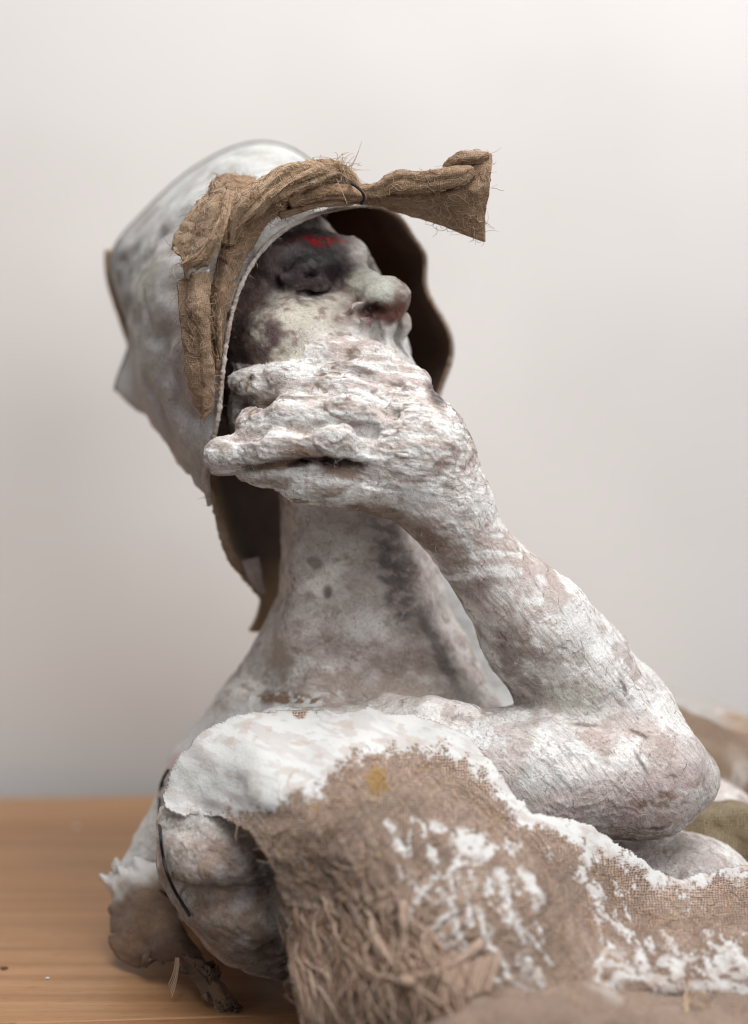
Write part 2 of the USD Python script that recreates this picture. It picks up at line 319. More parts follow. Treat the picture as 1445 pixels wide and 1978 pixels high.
def wood(name, shift, tint=(1, 1, 1)):
    c = lambda *a: tuple(np.array(a) * np.array(tint))
    return mat(name, {
        'g': ('geometry', {}), 'm': ('mapping', {'scale': (3.2, 62.0, 62.0), 'location': (shift, shift * 1.7, 0)}), 'm2': ('mapping', {'scale': (70.0, 900.0, 900.0), 'location': (shift, 0, 0)}), 'm3': ('mapping', {'scale': (1.1, 7.0, 7.0), 'location': (shift, shift, 0)}),
        'n': ('noise_texture', {'scale': 1.0, 'detail': 4.0, 'roughness': 0.55, 'distortion': 0.4}), 'n2': ('noise_texture', {'scale': 1.0, 'detail': 2.0}), 'n3': ('noise_texture', {'scale': 1.0, 'detail': 2.0}),
        'r': ('rgb_ramp', {'ramp': [(0.25, c(0.31, 0.155, 0.070)), (0.5, c(0.41, 0.220, 0.105)), (0.75, c(0.50, 0.29, 0.152))]}),
        'r2': ('map_range', {'from_min': 0.60, 'from_max': 0.72, 'to_min': 1.0, 'to_max': 0.6, 'clamp': True}), 'r3': ('map_range', {'from_min': 0.3, 'from_max': 0.7, 'to_min': 0.86, 'to_max': 1.1, 'clamp': True}),
        'c': ('mix_color', {'blend_type': 'multiply', 'fac': 1.0}), 'c2': ('mix_color', {'blend_type': 'multiply', 'fac': 1.0}),
        'b': ('bump', {'strength': 0.25, 'distance': 0.0005}),
        'p': ('principled_bsdf', {'roughness': 0.42, 'specular_ior_level': 0.35})},
        [('g.position', 'm.vector'), ('g.position', 'm2.vector'), ('g.position', 'm3.vector'), ('m.vector', 'n.vector'), ('m2.vector', 'n2.vector'), ('m3.vector', 'n3.vector'), ('n.fac', 'r.fac'), ('n2.fac', 'r2.value'), ('n3.fac', 'r3.value'),
         ('r.color', 'c.a'), ('r2.result', 'c.b'), ('c.result', 'c2.a'), ('r3.result', 'c2.b'), ('c2.result', 'p.base_color'), ('n2.fac', 'b.height'), ('b.normal', 'p.normal')])

# ------------------------------------------------------------------ setting: wall and table
def boxmesh(x0, x1, y0, y1, z0, z1, bev=0.002):
    import manifold3d as m3
    s = [m3.Manifold.sphere(bev, 12).translate((x, y, z)) for x in (x0 + bev, x1 - bev) for y in (y0 + bev, y1 - bev) for z in (z0 + bev, z1 - bev)]
    return m3.Manifold.batch_hull(s)
WALL_D = 1.59
wv_, wf_ = np.array([[-3, WALL_D, -.2], [3, WALL_D, -.2], [3, WALL_D, 2.9], [-3, WALL_D, 2.9]], float), np.array([[0, 1, 2, 3]])
usdkit.mesh(stage, '/World/wall', trimesh.creation.box(bounds=[[-3, WALL_D, -0.2], [3, WALL_D + 0.12, 2.9]]), M_wall)
keys(stage.GetPrimAtPath('/World/wall'), 'plain off-white painted wall behind the sculpture', None, None, 'structure')
stage.GetPrimAtPath('/World/wall').SetCustomDataByKey('category', 'wall')
table = thing('wooden_table', 'beech table of varnished boards standing against the off-white wall', 'table')
YF = 0.858
def tbl(name, m, mt, rot=0.08):
    v, f, n = usdkit.meshkit.arrays(m, 30)
    piv = np.array([0, YF, 0]); c, s = math.cos(rot), math.sin(rot); q = v - piv
    q = np.c_[q[:, 0] * c - q[:, 1] * s, q[:, 0] * s + q[:, 1] * c, q[:, 2]] + piv
    return part(table, name, q, f, mt, smooth=30)
tbl('board', boxmesh(-0.418, 0.36, YF + 0.0035, 1.537, TABLE_Z - 0.03, TABLE_Z), wood('beech', 0.0))
tbl('board', boxmesh(-1.2, -0.4195, YF + 0.0035, 1.537, TABLE_Z - 0.03, TABLE_Z), wood('beech_pale', 5.3, (1.08, 1.05, 1.0)))
tbl('edge_strip', boxmesh(-1.2, 0.36, YF - 0.022, YF + 0.002, TABLE_Z - 0.03, TABLE_Z + 0.0004, 0.003), wood('beech_edge', 2.1, (1.0, 0.88, 0.8)))

# ------------------------------------------------------------------ the sculpture
sculpture = thing('plaster_sculpture', 'white painted bust of a hooded figure covering its mouth, burlap wrapped, on the wooden table', 'sculpture', (0.0, 0.98, TABLE_Z))
ORIGIN[str(sculpture.GetPath())] = np.array([0.0, 0.98, TABLE_Z])

# head frame
yaw, pitch = math.radians(52), math.radians(26)
Fw = np.array([math.sin(yaw) * math.cos(pitch), -math.cos(yaw) * math.cos(pitch), math.sin(pitch)])
Rt = np.cross(Fw, [0, 0, 1.0]); Rt /= np.linalg.norm(Rt); Up = np.cross(Rt, Fw)
HS = 1.15
HM = np.stack([Rt, Fw, Up])
HC = P(772, 568, 0.905) - HS * (np.array([0, 0.1195, -0.022]) @ HM)
def h(r, f, u): return HC + HS * (np.array([r, f, u]) @ HM)
B = Field()
e = lambda c, rad, k=0.015, sub=False: B.ell(h(*c), np.array(rad) * HS, HM, k, sub)
cn = lambda a, ra, b, rb, k=0.01, sub=False: B.cone(h(*a), ra * HS, h(*b), rb * HS, k, sub)
e((0, .012, .028), (.068, .076, .078)); e((0, .042, -.04), (.06, .055, .085), .03)
for s in (1, -1):
    e((s * .043, .058, -.024), (.024, .024, .02), .02)
    cn((s * .010, .091, .026), .011, (s * .046, .073, .024), .011, .014)
    cn((s * .05, .022, -.055), .014, (s * .016, .072, -.1), .017, .025)
e((0, .083, -.062), (.03, .02, .028), .018); e((0, .078, -.1), (.022, .02, .018), .015)
EU = .0045
for s in (1, -1):
    e((s * .032, .094, .003 + EU), (.023, .022, .014), .010, True)
    e((s * .032, .0725, .002 + EU), (.0115, .0110, .0075), .004)
    for a_, r_ in ((((.019, .083, .0045), (.032, .0880, .0080), (.046, .077, .004)), .0042), (((.019, .083, -.0005), (.033, .0875, -.0045), (.046, .077, .000)), .0042)):
        for q_ in (0, 1): cn((s * a_[q_][0], a_[q_][1], a_[q_][2] + EU), r_, (s * a_[q_ + 1][0], a_[q_ + 1][1], a_[q_ + 1][2] + EU), r_ * .9, .003)
cn((0, .088, .022), .0085, (0, .0985, -.004), .0088, .012); cn((0, .0985, -.004), .0088, (0, .108, -.0175), .0115, .008)
e((0, .1085, -.0205), (.0152, .0145, .0132), .004)
for s in (1, -1): e((s * .0178, .0945, -.029), (.0092, .0140, .0112), .004)
cn((0, .110, -.032), .0050, (0, .092, -.043), .0055, .004)
for s in (1, -1): e((s * .0098, .0985, -.0405), (.0058, .0100, .0150), .002, True)
cn((.006, .094, -.048), .004, (.005, .096, -.062), .004, .006); cn((-.006, .094, -.048), .004, (-.005, .096, -.062), .004, .006)
# neck and chest
B.chain([(672, 800, 1.0), (676, 930, .985), (690, 1060, .985), (700, 1170, .985), (690, 1290, .99), (670, 1420, 1.0)], [105, 112, 126, 132, 160, 190], .03)
B.chain([(655, 1150, 1.0), (600, 1255, 1.0), (545, 1325, 1.0), (480, 1372, 1.0)], [60, 66, 58, 40], .03); B.chain([(765, 1190, .995), (840, 1290, .985), (925, 1385, .97)], [62, 58, 40], .03)
B.ell(P(690, 1490, 1.03), (.13, .10, .075), k=.05)
                # sinew

B.chain([(490, 1405, 1.0), (400, 1510, 1.0), (290, 1690, 1.0)], [58, 66, 60], .03)                                       # back
B.chain([(500, 1440, 1.1), (360, 1700, 1.1)], [90, 110], .05)
B.ell(P(640, 1640, .92), (.115, .10, .085), k=.04)                                                                       # near shoulder and chest
B.chain([(455, 1545, .868), (462, 1640, .855), (500, 1745, .852)], [122, 134, 108], .03); B.chain([(570, 1760, .842), (530, 1800, .850)], [66, 68], .02)
B.chain([(560, 1480, .89), (800, 1500, .885), (1020, 1498, .885), (1240, 1485, .892)], [105, 112, 114, 116], .03)           # upper arm
B.chain([(1235, 1480, .905), (1180, 1395, .915), (1105, 1299, .908), (1036, 1216, .893), (906, 1048, .872), (872, 985, .868)], [112, 118, 114, 106, 69, 70], .008)
B.chain([(1240, 1490, .895), (1336, 1510, .897)], [114, 44], .012); B.chain([(1180, 1395, .912), (1338, 1500, .90)], [112, 42], .012); B.chain([(1180, 1530, .89), (1250, 1515, .893)], [75, 92], .02)
# far shoulder and far arm
B.chain([(800, 1010, 1.13), (860, 1180, 1.14), (965, 1330, 1.14), (1060, 1470, 1.12)], [58, 88, 105, 115], .04)
B.chain([(1040, 1470, 1.2), (1240, 1480, 1.24), (1340, 1520, 1.24), (1480, 1570, 1.2), (1620, 1640, 1.15)], [130, 130, 130, 140, 130], .05)
B.ell(P(1000, 1600, 1.05), (.2, .09, .07), k=.05)
B.ell(P(1285, 1700, .925), (.062, .05, .034), k=.01)                                                                      # the other hand, under the elbow
# hand
B.chain([(868, 985, .868), (815, 880, .868), (775, 790, .874)], [72, 92, 68], .015)
B.chain([(860, 975, .868), (750, 915, .864)], [66, 66], .02); B.chain([(800, 870, .868), (715, 850, .867)], [78, 54], .02)
B.chain([(790, 752, .884), (715, 698, .884), (640, 683, .888), (607, 684, .892)], [44, 33, 27, 20], .004)
B.chain([(800, 800, .874), (690, 745, .866), (560, 742, .872), (505, 745, .88), (472, 742, .886)], [50, 40, 30, 26, 20], .0035)
B.chain([(800, 860, .866), (680, 806, .85), (560, 808, .853), (490, 822, .864)], [52, 44, 39, 35], .0035)
B.chain([(770, 905, .858), (640, 856, .842), (520, 868, .846), (440, 880, .856), (428, 882, .858)], [50, 40, 35, 30, 33], .0035)
B.chain([(745, 945, .86), (640, 930, .852), (560, 920, .856), (500, 914, .864), (474, 912, .868)], [56, 40, 26, 19, 15], .0035)
B.chain([(600, 940, .857), (580, 946, .857)], [28, 25], .01); B.chain([(450, 735, .888), (488, 728, .884)], [11, 15], .006)
def front(x, y, d0=.70, d1=1.25):
    dd = np.arange(d0, d1, .002); q = P(np.full(len(dd), x), np.full(len(dd), y), dd); val = B(q); i = np.flatnonzero(val < 0)
    return float(dd[i[0]]) if len(i) else None
def along(pts, r, out, k, sub=False):
    w = []
    for x, y in pts:
        q = front(x, y)
        if q: w.append(P(x, y, q - out))
    for q0, q1 in zip(w[:-1], w[1:]): B.cone(q0, r, q1, r, k, sub)
along([(752, 1010), (772, 1090), (800, 1170), (838, 1250), (880, 1320)], .010, -.005, .012); along([(610, 1010), (600, 1100), (590, 1200), (560, 1290)], .009, -.005, .02)   # tendons of the neck
along([(455, 1345), (540, 1335), (640, 1346), (740, 1362), (830, 1376), (905, 1386)], .0085, -.002, .010)                                  # collar bone
along([(640, 1290), (700, 1310), (760, 1320)], .012, .004, .02, True); along([(500, 1310), (540, 1295)], .010, .004, .02, True)
G_ = [([(618, 716), (660, 716), (720, 728), (770, 745)], .0050, .0006), ([(462, 776), (520, 776), (580, 772), (640, 764), (710, 772), (760, 800)], .0054, .0002), ([(452, 845), (500, 838), (570, 832), (650, 822), (720, 836)], .0054, .0000), ([(484, 906), (530, 901), (580, 897), (632, 893)], .0056, -.0005), ([(632, 893), (668, 896), (690, 902)], .0034, .0008), ([(545, 900), (620, 894)], .0042, -.005)]
for pts, r, out in G_: along(pts, r, out, .0025, True)
along([(700, 604), (716, 600), (733, 594)], .0066, -.004, .0015, True); along([(666, 592), (670, 615), (690, 634)], .0042, .0018, .003, True); along([(748, 622), (764, 606)], .004, .001, .003, True)      # nostril and the wing of the nose
along([(325, 1728), (420, 1748), (520, 1742)], .009, .004, .012, True)
for x, y in ((545, 722), (655, 728), (560, 800), (670, 790), (545, 852), (650, 846), (600, 930)):                                               # knuckles
    along([(x - 10, y), (x + 10, y)], .0080, -.0062, .006)
VOX = float(os.environ.get('VOX', 0.00125))
v, f = isosurface(B, VOX)
# everything deep inside or under the cloth stays; relief of thick brushed paint
n = vnormals(v, f); px, py, d = pix(v)
arm_ax = np.array([.6, 0, -.8]); hand_ax = np.array([.98, -.05, -.17])
def streaks(ax, along, across, seed):
    a = np.asarray(ax) / np.linalg.norm(ax); b = np.cross(a, [0, 1, 0]); b /= np.linalg.norm(b); c = np.cross(a, b)
    q = v + (fbm(v * 40, 2, seed + 50)[:, None] - .5) * .012
    return fbm(np.stack([q @ a * along, q @ b * across, q @ c * across], 1), 3, seed) - .5
HP = Polygon([(375, 690), (480, 705), (585, 694), (590, 668), (640, 650), (720, 645), (790, 688), (860, 770), (1010, 1000), (1010, 1300), (375, 1100)])
hmask = contains_xy(HP, px, py) & (d < .905) & (d > .7)
zh = np.where(hmask, sstep(1010, 930, py), 0)
AP = Polygon([(790, 1000), (845, 1090), (895, 1190), (945, 1280), (1000, 1368), (930, 1384), (880, 1410), (860, 1500), (860, 1720), (1500, 1720), (1500, 850), (850, 850)])
amask = contains_xy(AP, px, py) & (d < .945)
za = np.where(amask, 1 - zh, 0)
ridge2 = 1 - np.abs(fbm(np.stack([v @ axes_of(hand_ax)[0] * 45, v @ axes_of(hand_ax)[1] * 150, v @ axes_of(hand_ax)[2] * 150], 1), 3, 61) * 2 - 1) * 9
rel = (fbm(v * 30, 3, 1) - .5) * .0050 * (1 - .6 * zh) + (fbm(v * 240, 3, 2) - .5) * .0006
sh_, sa_ = streaks(hand_ax, 45, 330, 3), streaks(arm_ax, 60, 420, 4)
rel = rel + zh * (sh_ * .0015 + (fbm(v * 110, 3, 9) - .5) * .0007 + np.clip(ridge2, 0, 1) * .0008) + za * sa_ * .0010
ridge = 1 - np.abs(fbm(v * 95 + fbm(v * 60, 2, 5)[:, None] * 1.5, 3, 6) * 2 - 1) * 6
rel += np.clip(ridge, 0, 1) * .0006 * (fbm(v * 20, 2, 8) > .5)
eyez = np.exp(-(((px - 600) / 75) ** 2 + ((py - 515) / 55) ** 2)) * (d > .86) * (d < 1.05)
fz = (d > .86) & (d < 1.1) & (py < 900) & ~hmask
rel += eyez * ((fbm(v * 130, 3, 12) - .5) * .0045) + fz * ((fbm(v * 95, 4, 13) - .5) * .0028) * (1 - .75 * np.exp(-(((px - 735) / 70) ** 2 + ((py - 585) / 70) ** 2)))
rel += ((px < 560) & (py > 1560)) * (fbm(v * 50, 4, 14) - .5) * .007
v = v + n * rel[:, None]
n = vnormals(v, f); view = v - CAM; view /= np.linalg.norm(view, axis=1, keepdims=True)
facing = -(n * view).sum(1)
# the paint: white over mauve and brown, with stains of their own
N1, N2, N3 = fbm(v * 28, 4, 21), fbm(v * 75, 4, 22), fbm(v * 190, 3, 23)
def C(*a): return np.array(a, float)
tone = np.empty_like(v); tone[:] = C(.775, .74, .712)
def lay(col, w): 
    global tone
    w = np.clip(w, 0, 1)[:, None]; tone = tone * (1 - w) + C(*col) * w
lay((.58, .50, .48), sstep(.48, .60, N1) * .55); lay((.855, .84, .822), sstep(.48, .57, N2) * .9)
lay((.45, .37, .34), sstep(.57, .63, fbm(v * 60, 5, 24)) * .5); lay((.27, .20, .17), sstep(.60, .66, fbm(v * 110, 4, 25)) * .5); lay((.20, .13, .09), sstep(.66, .70, fbm(v * 150, 3, 28)) * .4)
wx = px + (N2 - .5) * 90 + (N3 - .5) * 40; wy = py + (fbm(v * 75, 4, 26) - .5) * 90 + (fbm(v * 190, 3, 27) - .5) * 40
def blob(cx, cy, rx, ry, ang=0, d0=0, d1=9, soft=.45):
    a = math.radians(ang); g_ = min(1.0, max(min(rx, ry) / 45, .12)); x, y = px + (wx - px) * g_ - cx, py + (wy - py) * g_ - cy
    q = np.hypot((x * math.cos(a) + y * math.sin(a)) / rx, (-x * math.sin(a) + y * math.cos(a)) / ry)
    return sstep(1 + soft, 1 - soft, q) * (d > d0) * (d < d1) * (facing > -.2)
# neck, chest: mauve grey; charcoal streak
lay((.44, .37, .35), blob(690, 1140, 190, 220, 0, .87, 1.08) * sstep(.35, .65, N2) * .8); lay((.42, .34, .30), blob(720, 1300, 200, 70, 5, .87, 1.08) * sstep(.35, .62, N2) * .8)
lay((.06, .06, .066), blob(765, 1110, 32, 105, -12, .87, 1.08, .5) * sstep(.32, .55, N3) * .65); lay((.08, .08, .088), blob(850, 1260, 12, 90, -25, .87, 1.08) * .6)
lay((.09, .06, .045), blob(632, 1142, 9, 12, 0, .87, 1.08) * .8); lay((.12, .1, .08), blob(610, 1085, 14, 10, 0, .87, 1.08) * .7); lay((.74, .73, .72), blob(700, 1215, 28, 40, 30, .87, 1.08) * .6)
lay((.76, .765, .76), blob(520, 1375, 120, 26, -4) * .9); lay((.76, .765, .76), blob(420, 1470, 90, 110, 0) * .95); lay((.77, .775, .77), blob(250, 1620, 80, 110, 30, .9) * .95); lay((.42, .43, .43), blob(900, 1240, 120, 260, -30, 1.0) * .9); lay((.26, .175, .12), blob(560, 1353, 80, 13, 3, .87, 1.08, .5) * sstep(.4, .5, N3))
lay((.13, .10, .09), blob(215, 1715, 40, 30, 0) * .9)
# shoulder end cap: bare brown
cap = blob(470, 1730, 165, 150, 0, 0, 1.0, .35); lay((.42, .31, .255), cap * .95); lay((.62, .57, .55), cap * sstep(.46, .60, N2 + .10 * sstep(430, 330, px)) * .7); lay((.26, .175, .135), cap * sstep(.52, .64, N1) * .7); lay((.6, .3, .33), blob(345, 1485, 22, 26, 0, 0, 1.0) * .6)
# upper arm and forearm
arm = amask
lay((.76, .785, .785), blob(960, 1440, 230, 75, 8, 0, .97) * arm * .75); lay((.80, .80, .79), blob(1130, 1200, 130, 42, 48, 0, .97) * arm * .85); lay((.77, .775, .78), blob(1260, 1340, 60, 160, -35, 0, .97) * arm * .55)
lay((.52, .41, .385), sstep(.50, .60, fbm(v * 24, 5, 35)) * arm * .55); lay((.44, .33, .29), sstep(.56, .62, fbm(v * 42, 5, 36)) * (arm | hmask) * .5); lay((.88, .87, .855), sstep(.54, .60, fbm(v * 36, 5, 37)) * arm * .8)
lay((.56, .46, .46), blob(1180, 1560, 170, 60, -12, 0, .97) * arm * .6); lay((.33, .26, .235), blob(950, 1180, 150, 52, 58, 0, .97) * arm * sstep(.36, .6, N2) * .85); lay((.27, .22, .195), blob(1020, 1320, 70, 100, -20, 0, .97) * arm * sstep(.36, .6, N2) * .8)
lay((.16, .13, .12), blob(975, 1235, 20, 12, 40, 0, .97) * arm * sstep(.4, .55, N3)); lay((.66, .68, .6), blob(1110, 1352, 52, 22, 8, 0, .97) * arm * .6)
for x, y, a, b, g in ((1235, 1418, 20, 4, 25), (1240, 1474, 4, 26, -28), (1285, 1535, 14, 6, 20), (1204, 1326, 18, 4, 60), (1090, 1250, 10, 3, 20), (1270, 1600, 16, 4, 0), (1300, 1500, 10, 3, 20), (1130, 1400, 26, 4, 5)):
    lay((.13, .10, .085), blob(x, y, a, b, g, 0, .97, .5) * .8)
lay((.25, .15, .11), blob(1270, 1555, 60, 22, -15, 0, .97) * sstep(.5, .65, N3) * .8)
# hand: brown undercoat in the breaks
hd = hmask & (py < 1120)
lay((.60, .51, .49), sstep(.5, .62, fbm(np.c_[v[:, 0] * 25, v[:, 1] * 60, v[:, 2] * 110], 4, 31)) * hd * .75); lay((.86, .86, .85), sstep(.48, .58, fbm(np.c_[v[:, 0] * 40, v[:, 1] * 90, v[:, 2] * 170], 4, 32)) * hd * .85)
for x, y, a, b, g, o in ((590, 872, 46, 13, 8, .75), (640, 893, 80, 10, 4, .9), (540, 897, 70, 9, -8, .9), (425, 862, 22, 9, 10, .6), (700, 990, 30, 14, 20, .8), (755, 1000, 36, 18, 25, .75), (830, 1040, 42, 20, 30, .8), (890, 1075, 16, 30, -30, .6), (850, 905, 14, 16, 0, .7), (660, 912, 34, 12, 15, .8), (870, 950, 14, 20, 0, .5), (840, 770, 10, 34, -30, .6)):
    lay((.19, .115, .07), blob(x, y, a, b, g, 0, .95, .5) * hd * o)
lay((.22, .14, .09), (1 - sstep(.0, .075, np.abs(fbm(np.c_[v[:, 0] * 45, v[:, 1] * 100, v[:, 2] * 120], 4, 33) - .5))) * sstep(.5, .62, fbm(v * 35, 3, 34)) * hd * np.where(px > 790, .45, .85)); lay((.06, .045, .04), blob(645, 893, 60, 6, 4, 0, .95) * hd); lay((.05, .05, .055), blob(845, 760, 12, 26, -35, 0, .95) * hd * .8)
lay((.04, .035, .03), blob(486, 730, 6, 7, 0, 0, .95) * hd)
# face
fc = (d > .84) & (d < 1.2) & (py < 900) & ~hmask
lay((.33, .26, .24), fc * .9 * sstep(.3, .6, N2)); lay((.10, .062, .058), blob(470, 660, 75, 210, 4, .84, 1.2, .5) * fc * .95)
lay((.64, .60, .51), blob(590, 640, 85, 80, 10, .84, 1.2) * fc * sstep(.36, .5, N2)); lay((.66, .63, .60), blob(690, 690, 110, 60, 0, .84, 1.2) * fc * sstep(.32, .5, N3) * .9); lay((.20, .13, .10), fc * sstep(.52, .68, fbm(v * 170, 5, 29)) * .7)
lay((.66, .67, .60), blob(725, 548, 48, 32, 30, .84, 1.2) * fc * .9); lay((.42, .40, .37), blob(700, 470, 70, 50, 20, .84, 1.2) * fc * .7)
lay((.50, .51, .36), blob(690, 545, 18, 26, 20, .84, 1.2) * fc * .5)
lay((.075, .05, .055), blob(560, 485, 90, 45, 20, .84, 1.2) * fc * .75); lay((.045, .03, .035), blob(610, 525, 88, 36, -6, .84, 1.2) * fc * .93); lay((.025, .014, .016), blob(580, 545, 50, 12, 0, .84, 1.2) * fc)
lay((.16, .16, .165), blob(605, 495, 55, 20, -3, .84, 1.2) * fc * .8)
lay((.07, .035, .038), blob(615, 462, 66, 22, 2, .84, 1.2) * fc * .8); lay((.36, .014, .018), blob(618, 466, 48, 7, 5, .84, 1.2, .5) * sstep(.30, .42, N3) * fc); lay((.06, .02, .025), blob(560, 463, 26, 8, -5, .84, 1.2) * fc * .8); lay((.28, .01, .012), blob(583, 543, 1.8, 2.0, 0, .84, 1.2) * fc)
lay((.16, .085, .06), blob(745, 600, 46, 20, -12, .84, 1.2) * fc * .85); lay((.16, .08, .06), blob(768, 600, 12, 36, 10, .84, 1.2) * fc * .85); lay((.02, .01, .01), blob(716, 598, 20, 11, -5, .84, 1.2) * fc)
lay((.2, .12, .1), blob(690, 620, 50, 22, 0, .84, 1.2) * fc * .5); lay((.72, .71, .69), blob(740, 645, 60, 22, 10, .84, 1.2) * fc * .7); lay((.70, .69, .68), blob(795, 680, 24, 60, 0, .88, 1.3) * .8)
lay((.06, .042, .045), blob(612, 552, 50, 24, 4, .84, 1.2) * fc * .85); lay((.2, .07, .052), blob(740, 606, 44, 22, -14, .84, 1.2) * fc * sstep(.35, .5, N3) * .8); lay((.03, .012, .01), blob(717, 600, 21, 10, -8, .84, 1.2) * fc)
# far arm under burlap colour
lay((.36, .26, .19), (d > 1.05) * sstep(1290, 1370, wx) * sstep(1330, 1400, wy)); lay((.45, .43, .41), (d > 1.05) * (px > 1150) * sstep(1420, 1370, wx) * .9)
lay((.46, .40, .385), blob(1285, 1650, 120, 30, 5, 0, 1.0) * (py > 1595) * .7)
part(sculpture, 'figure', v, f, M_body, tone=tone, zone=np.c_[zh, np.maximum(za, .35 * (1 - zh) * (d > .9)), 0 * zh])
body_tree = cKDTree(v[::3]); body_n = n[::3]; body_v = v[::3]

# ------------------------------------------------------------------ hood
def tones(v, base, var, seed, s1=30, amp=.6):
    k = sstep(.35, .65, fbm(v * s1, 4, seed))[:, None] * amp
    return np.array(base)[None] * (1 - k) + np.array(var)[None] * k
def creases(seed, amp=.0030, freq=110):
    def g(sv, uv):
        q = uv[:, 1] * freq + (fbm(np.c_[uv[:, 0] * 28, uv[:, 1] * 10, 0 * uv[:, 0]], 3, seed) - .5) * 5
        return (1 - np.abs(np.sin(q)) ** .7) * -amp + (fbm(sv * 150, 2, seed) - .5) * .0012
    return g
def add_sheet(parent, name, rows, nu, nv, m, th=.0022, wr=(.0015, 90), seed=0, base=(.30, .195, .125), var=(.38, .26, .17), inner=None, inner_var=None, paint=None, rough=0.0, label=None, s1=30, deform=None, over=None):
    sv, sf, uv = patch(rows, nu, nv, wr, seed, rough_edge=rough)
    if deform is not None: sv = sv + vnormals(sv, sf) * deform(sv, uv)[:, None]
    t = tones(sv, base, var, seed, s1); pw = np.zeros(len(sv))
    if over is not None: ow = np.clip(over[1](*pix(sv)[:2], sv), 0, 1)[:, None]; t = t * (1 - ow) + np.array(over[0]) * ow
    if paint is not None:
        pw = np.clip(paint(*pix(sv)[:2], sv), 0, 1); t = t * (1 - pw[:, None]) + np.array([.76, .765, .765]) * pw[:, None]
    w, ff, inn, src = shell(sv, sf, th)
    tt = t[src]; z = pw[src] * ~inn
    if inner is not None: tt = np.where(inn[:, None], tones(w, inner, inner_var or inner, seed + 3), tt)
    part(parent, name, w, ff, m, tone=tt, wv=np.c_[uv[src][:, :2], z], label=label)
    return sv, sf, uv
hw, hv = (.60, .615, .605), (.48, .465, .46)
near_rim = [(706, 396, .925), (655, 402, .905), (600, 418, .892), (545, 447, .884), (497, 495, .876), (462, 560, .872), (441, 640, .871), (428, 740, .874), (417, 830, .882), (402, 905, .90), (404, 975, .93)]
near_mid1 = [(690, 372, .93), (625, 365, .915), (545, 372, .905), (475, 410, .90), (425, 470, .893), (392, 545, .888), (375, 640, .888), (366, 740, .895), (366, 830, .905), (372, 900, .92), (380, 950, .94)]
near_mid2 = [(660, 350, .96), (580, 318, .965), (475, 318, .97), (370, 385, .965), (305, 470, .96), (275, 560, .955), (272, 650, .96), (275, 730, .975), (290, 800, .99), (315, 850, 1.0), (335, 880, 1.01)]
ridge = [(655, 372, 1.03), (590, 305, 1.07), (505, 276, 1.1), (370, 330, 1.12), (265, 425, 1.125), (218, 490, 1.125), (228, 570, 1.115), (252, 650, 1.105), (240, 700, 1.10), (226, 740, 1.095), (224, 755, 1.095)]
far_mid = [(695, 378, 1.04), (680, 350, 1.10), (640, 350, 1.2), (600, 400, 1.25), (590, 480, 1.26), (580, 560, 1.26), (580, 640, 1.25), (580, 720, 1.24), (570, 780, 1.24), (560, 830, 1.22), (560, 860, 1.22)]
far_rim = [(706, 396, .935), (745, 404, .955), (775, 425, .975), (800, 462, 1.0), (819, 492, 1.01), (820, 545, 1.02), (838, 590, 1.025), (866, 640, 1.03), (871, 690, 1.035), (852, 745, 1.04), (838, 800, 1.04)]
hr = [near_rim, near_mid1, near_mid2, ridge]
hood_paint = lambda x, y, q: 0 * x
hood = UsdGeom.Xform.Define(stage, str(sculpture.GetPath()) + '/hood'); ORIGIN[str(hood.GetPath())] = ORIGIN[str(sculpture.GetPath())]
sv, sf, uv = patch(hr, 150, 90, (0, 45), 41)
win = np.tile(sstep(0, 8, np.minimum(np.arange(90), 89 - np.arange(90)).astype(float)), 150)
cr_ = 1 - np.abs(fbm(sv * 16, 3, 43) * 2 - 1) * 5
sv = sv + vnormals(sv, sf) * ((fbm(sv * 170, 3, 42) - .5) * .0012 - np.clip(cr_, 0, 1) * .0045 + (fbm(sv * 26, 2, 49) - .5) * .006)[:, None] * win[:, None]
t = tones(sv, hw, hv, 41, 22, .9); k_ = sstep(.52, .66, fbm(sv * 48, 5, 40))[:, None] * .4; t = t * (1 - k_) + np.array([.36, .31, .29]) * k_; k_ = sstep(.56, .66, fbm(sv * np.array([70, 70, 25]), 4, 39))[:, None] * .35; t = t * (1 - k_) + np.array([.33, .30, .22]) * k_; hx, hy, hd_ = pix(sv); nn = fbm(sv * 40, 4, 44)
def stain(col, cx, cy, rx, ry, ang, o):
    global t
    a = math.radians(ang); x, y = hx - cx + (nn - .5) * 70, hy - cy + (fbm(sv * 40, 4, 45) - .5) * 70
    q = np.hypot((x * math.cos(a) + y * math.sin(a)) / rx, (-x * math.sin(a) + y * math.cos(a)) / ry)
    w = (sstep(1.5, .6, q) * o)[:, None]; t = t * (1 - w) + np.array(col) * w
stain((.24, .235, .23), 238, 520, 14, 80, -8, .85); stain((.44, .41, .40), 330, 590, 70, 90, 20, .6); stain((.47, .43, .43), 310, 800, 90, 110, 40, .7); stain((.40, .40, .30), 285, 545, 18, 50, 20, .5); stain((.36, .30, .30), 355, 720, 14, 120, -4, .6)
stain((.27, .19, .14), 462, 575, 9, 260, 16, .25)
w, ff, inn, src = shell(sv, sf, .0026)
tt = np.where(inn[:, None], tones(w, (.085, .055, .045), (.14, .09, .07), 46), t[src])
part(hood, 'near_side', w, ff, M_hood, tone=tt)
rim_near = sv.reshape(150, 90, 3)[:, 0]
sv, sf, uv = patch([ridge, far_mid, far_rim], 110, 70, (0, 45), 47)
inside_view = (vnormals(sv, sf) * (sv - CAM)).sum(1).mean() < 0
w, ff, inn, src = shell(sv, sf, .0026)
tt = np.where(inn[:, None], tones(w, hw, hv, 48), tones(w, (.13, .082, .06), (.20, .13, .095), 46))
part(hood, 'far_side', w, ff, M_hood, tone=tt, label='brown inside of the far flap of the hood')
rim_far = sv.reshape(110, 70, 3)[:, -1]
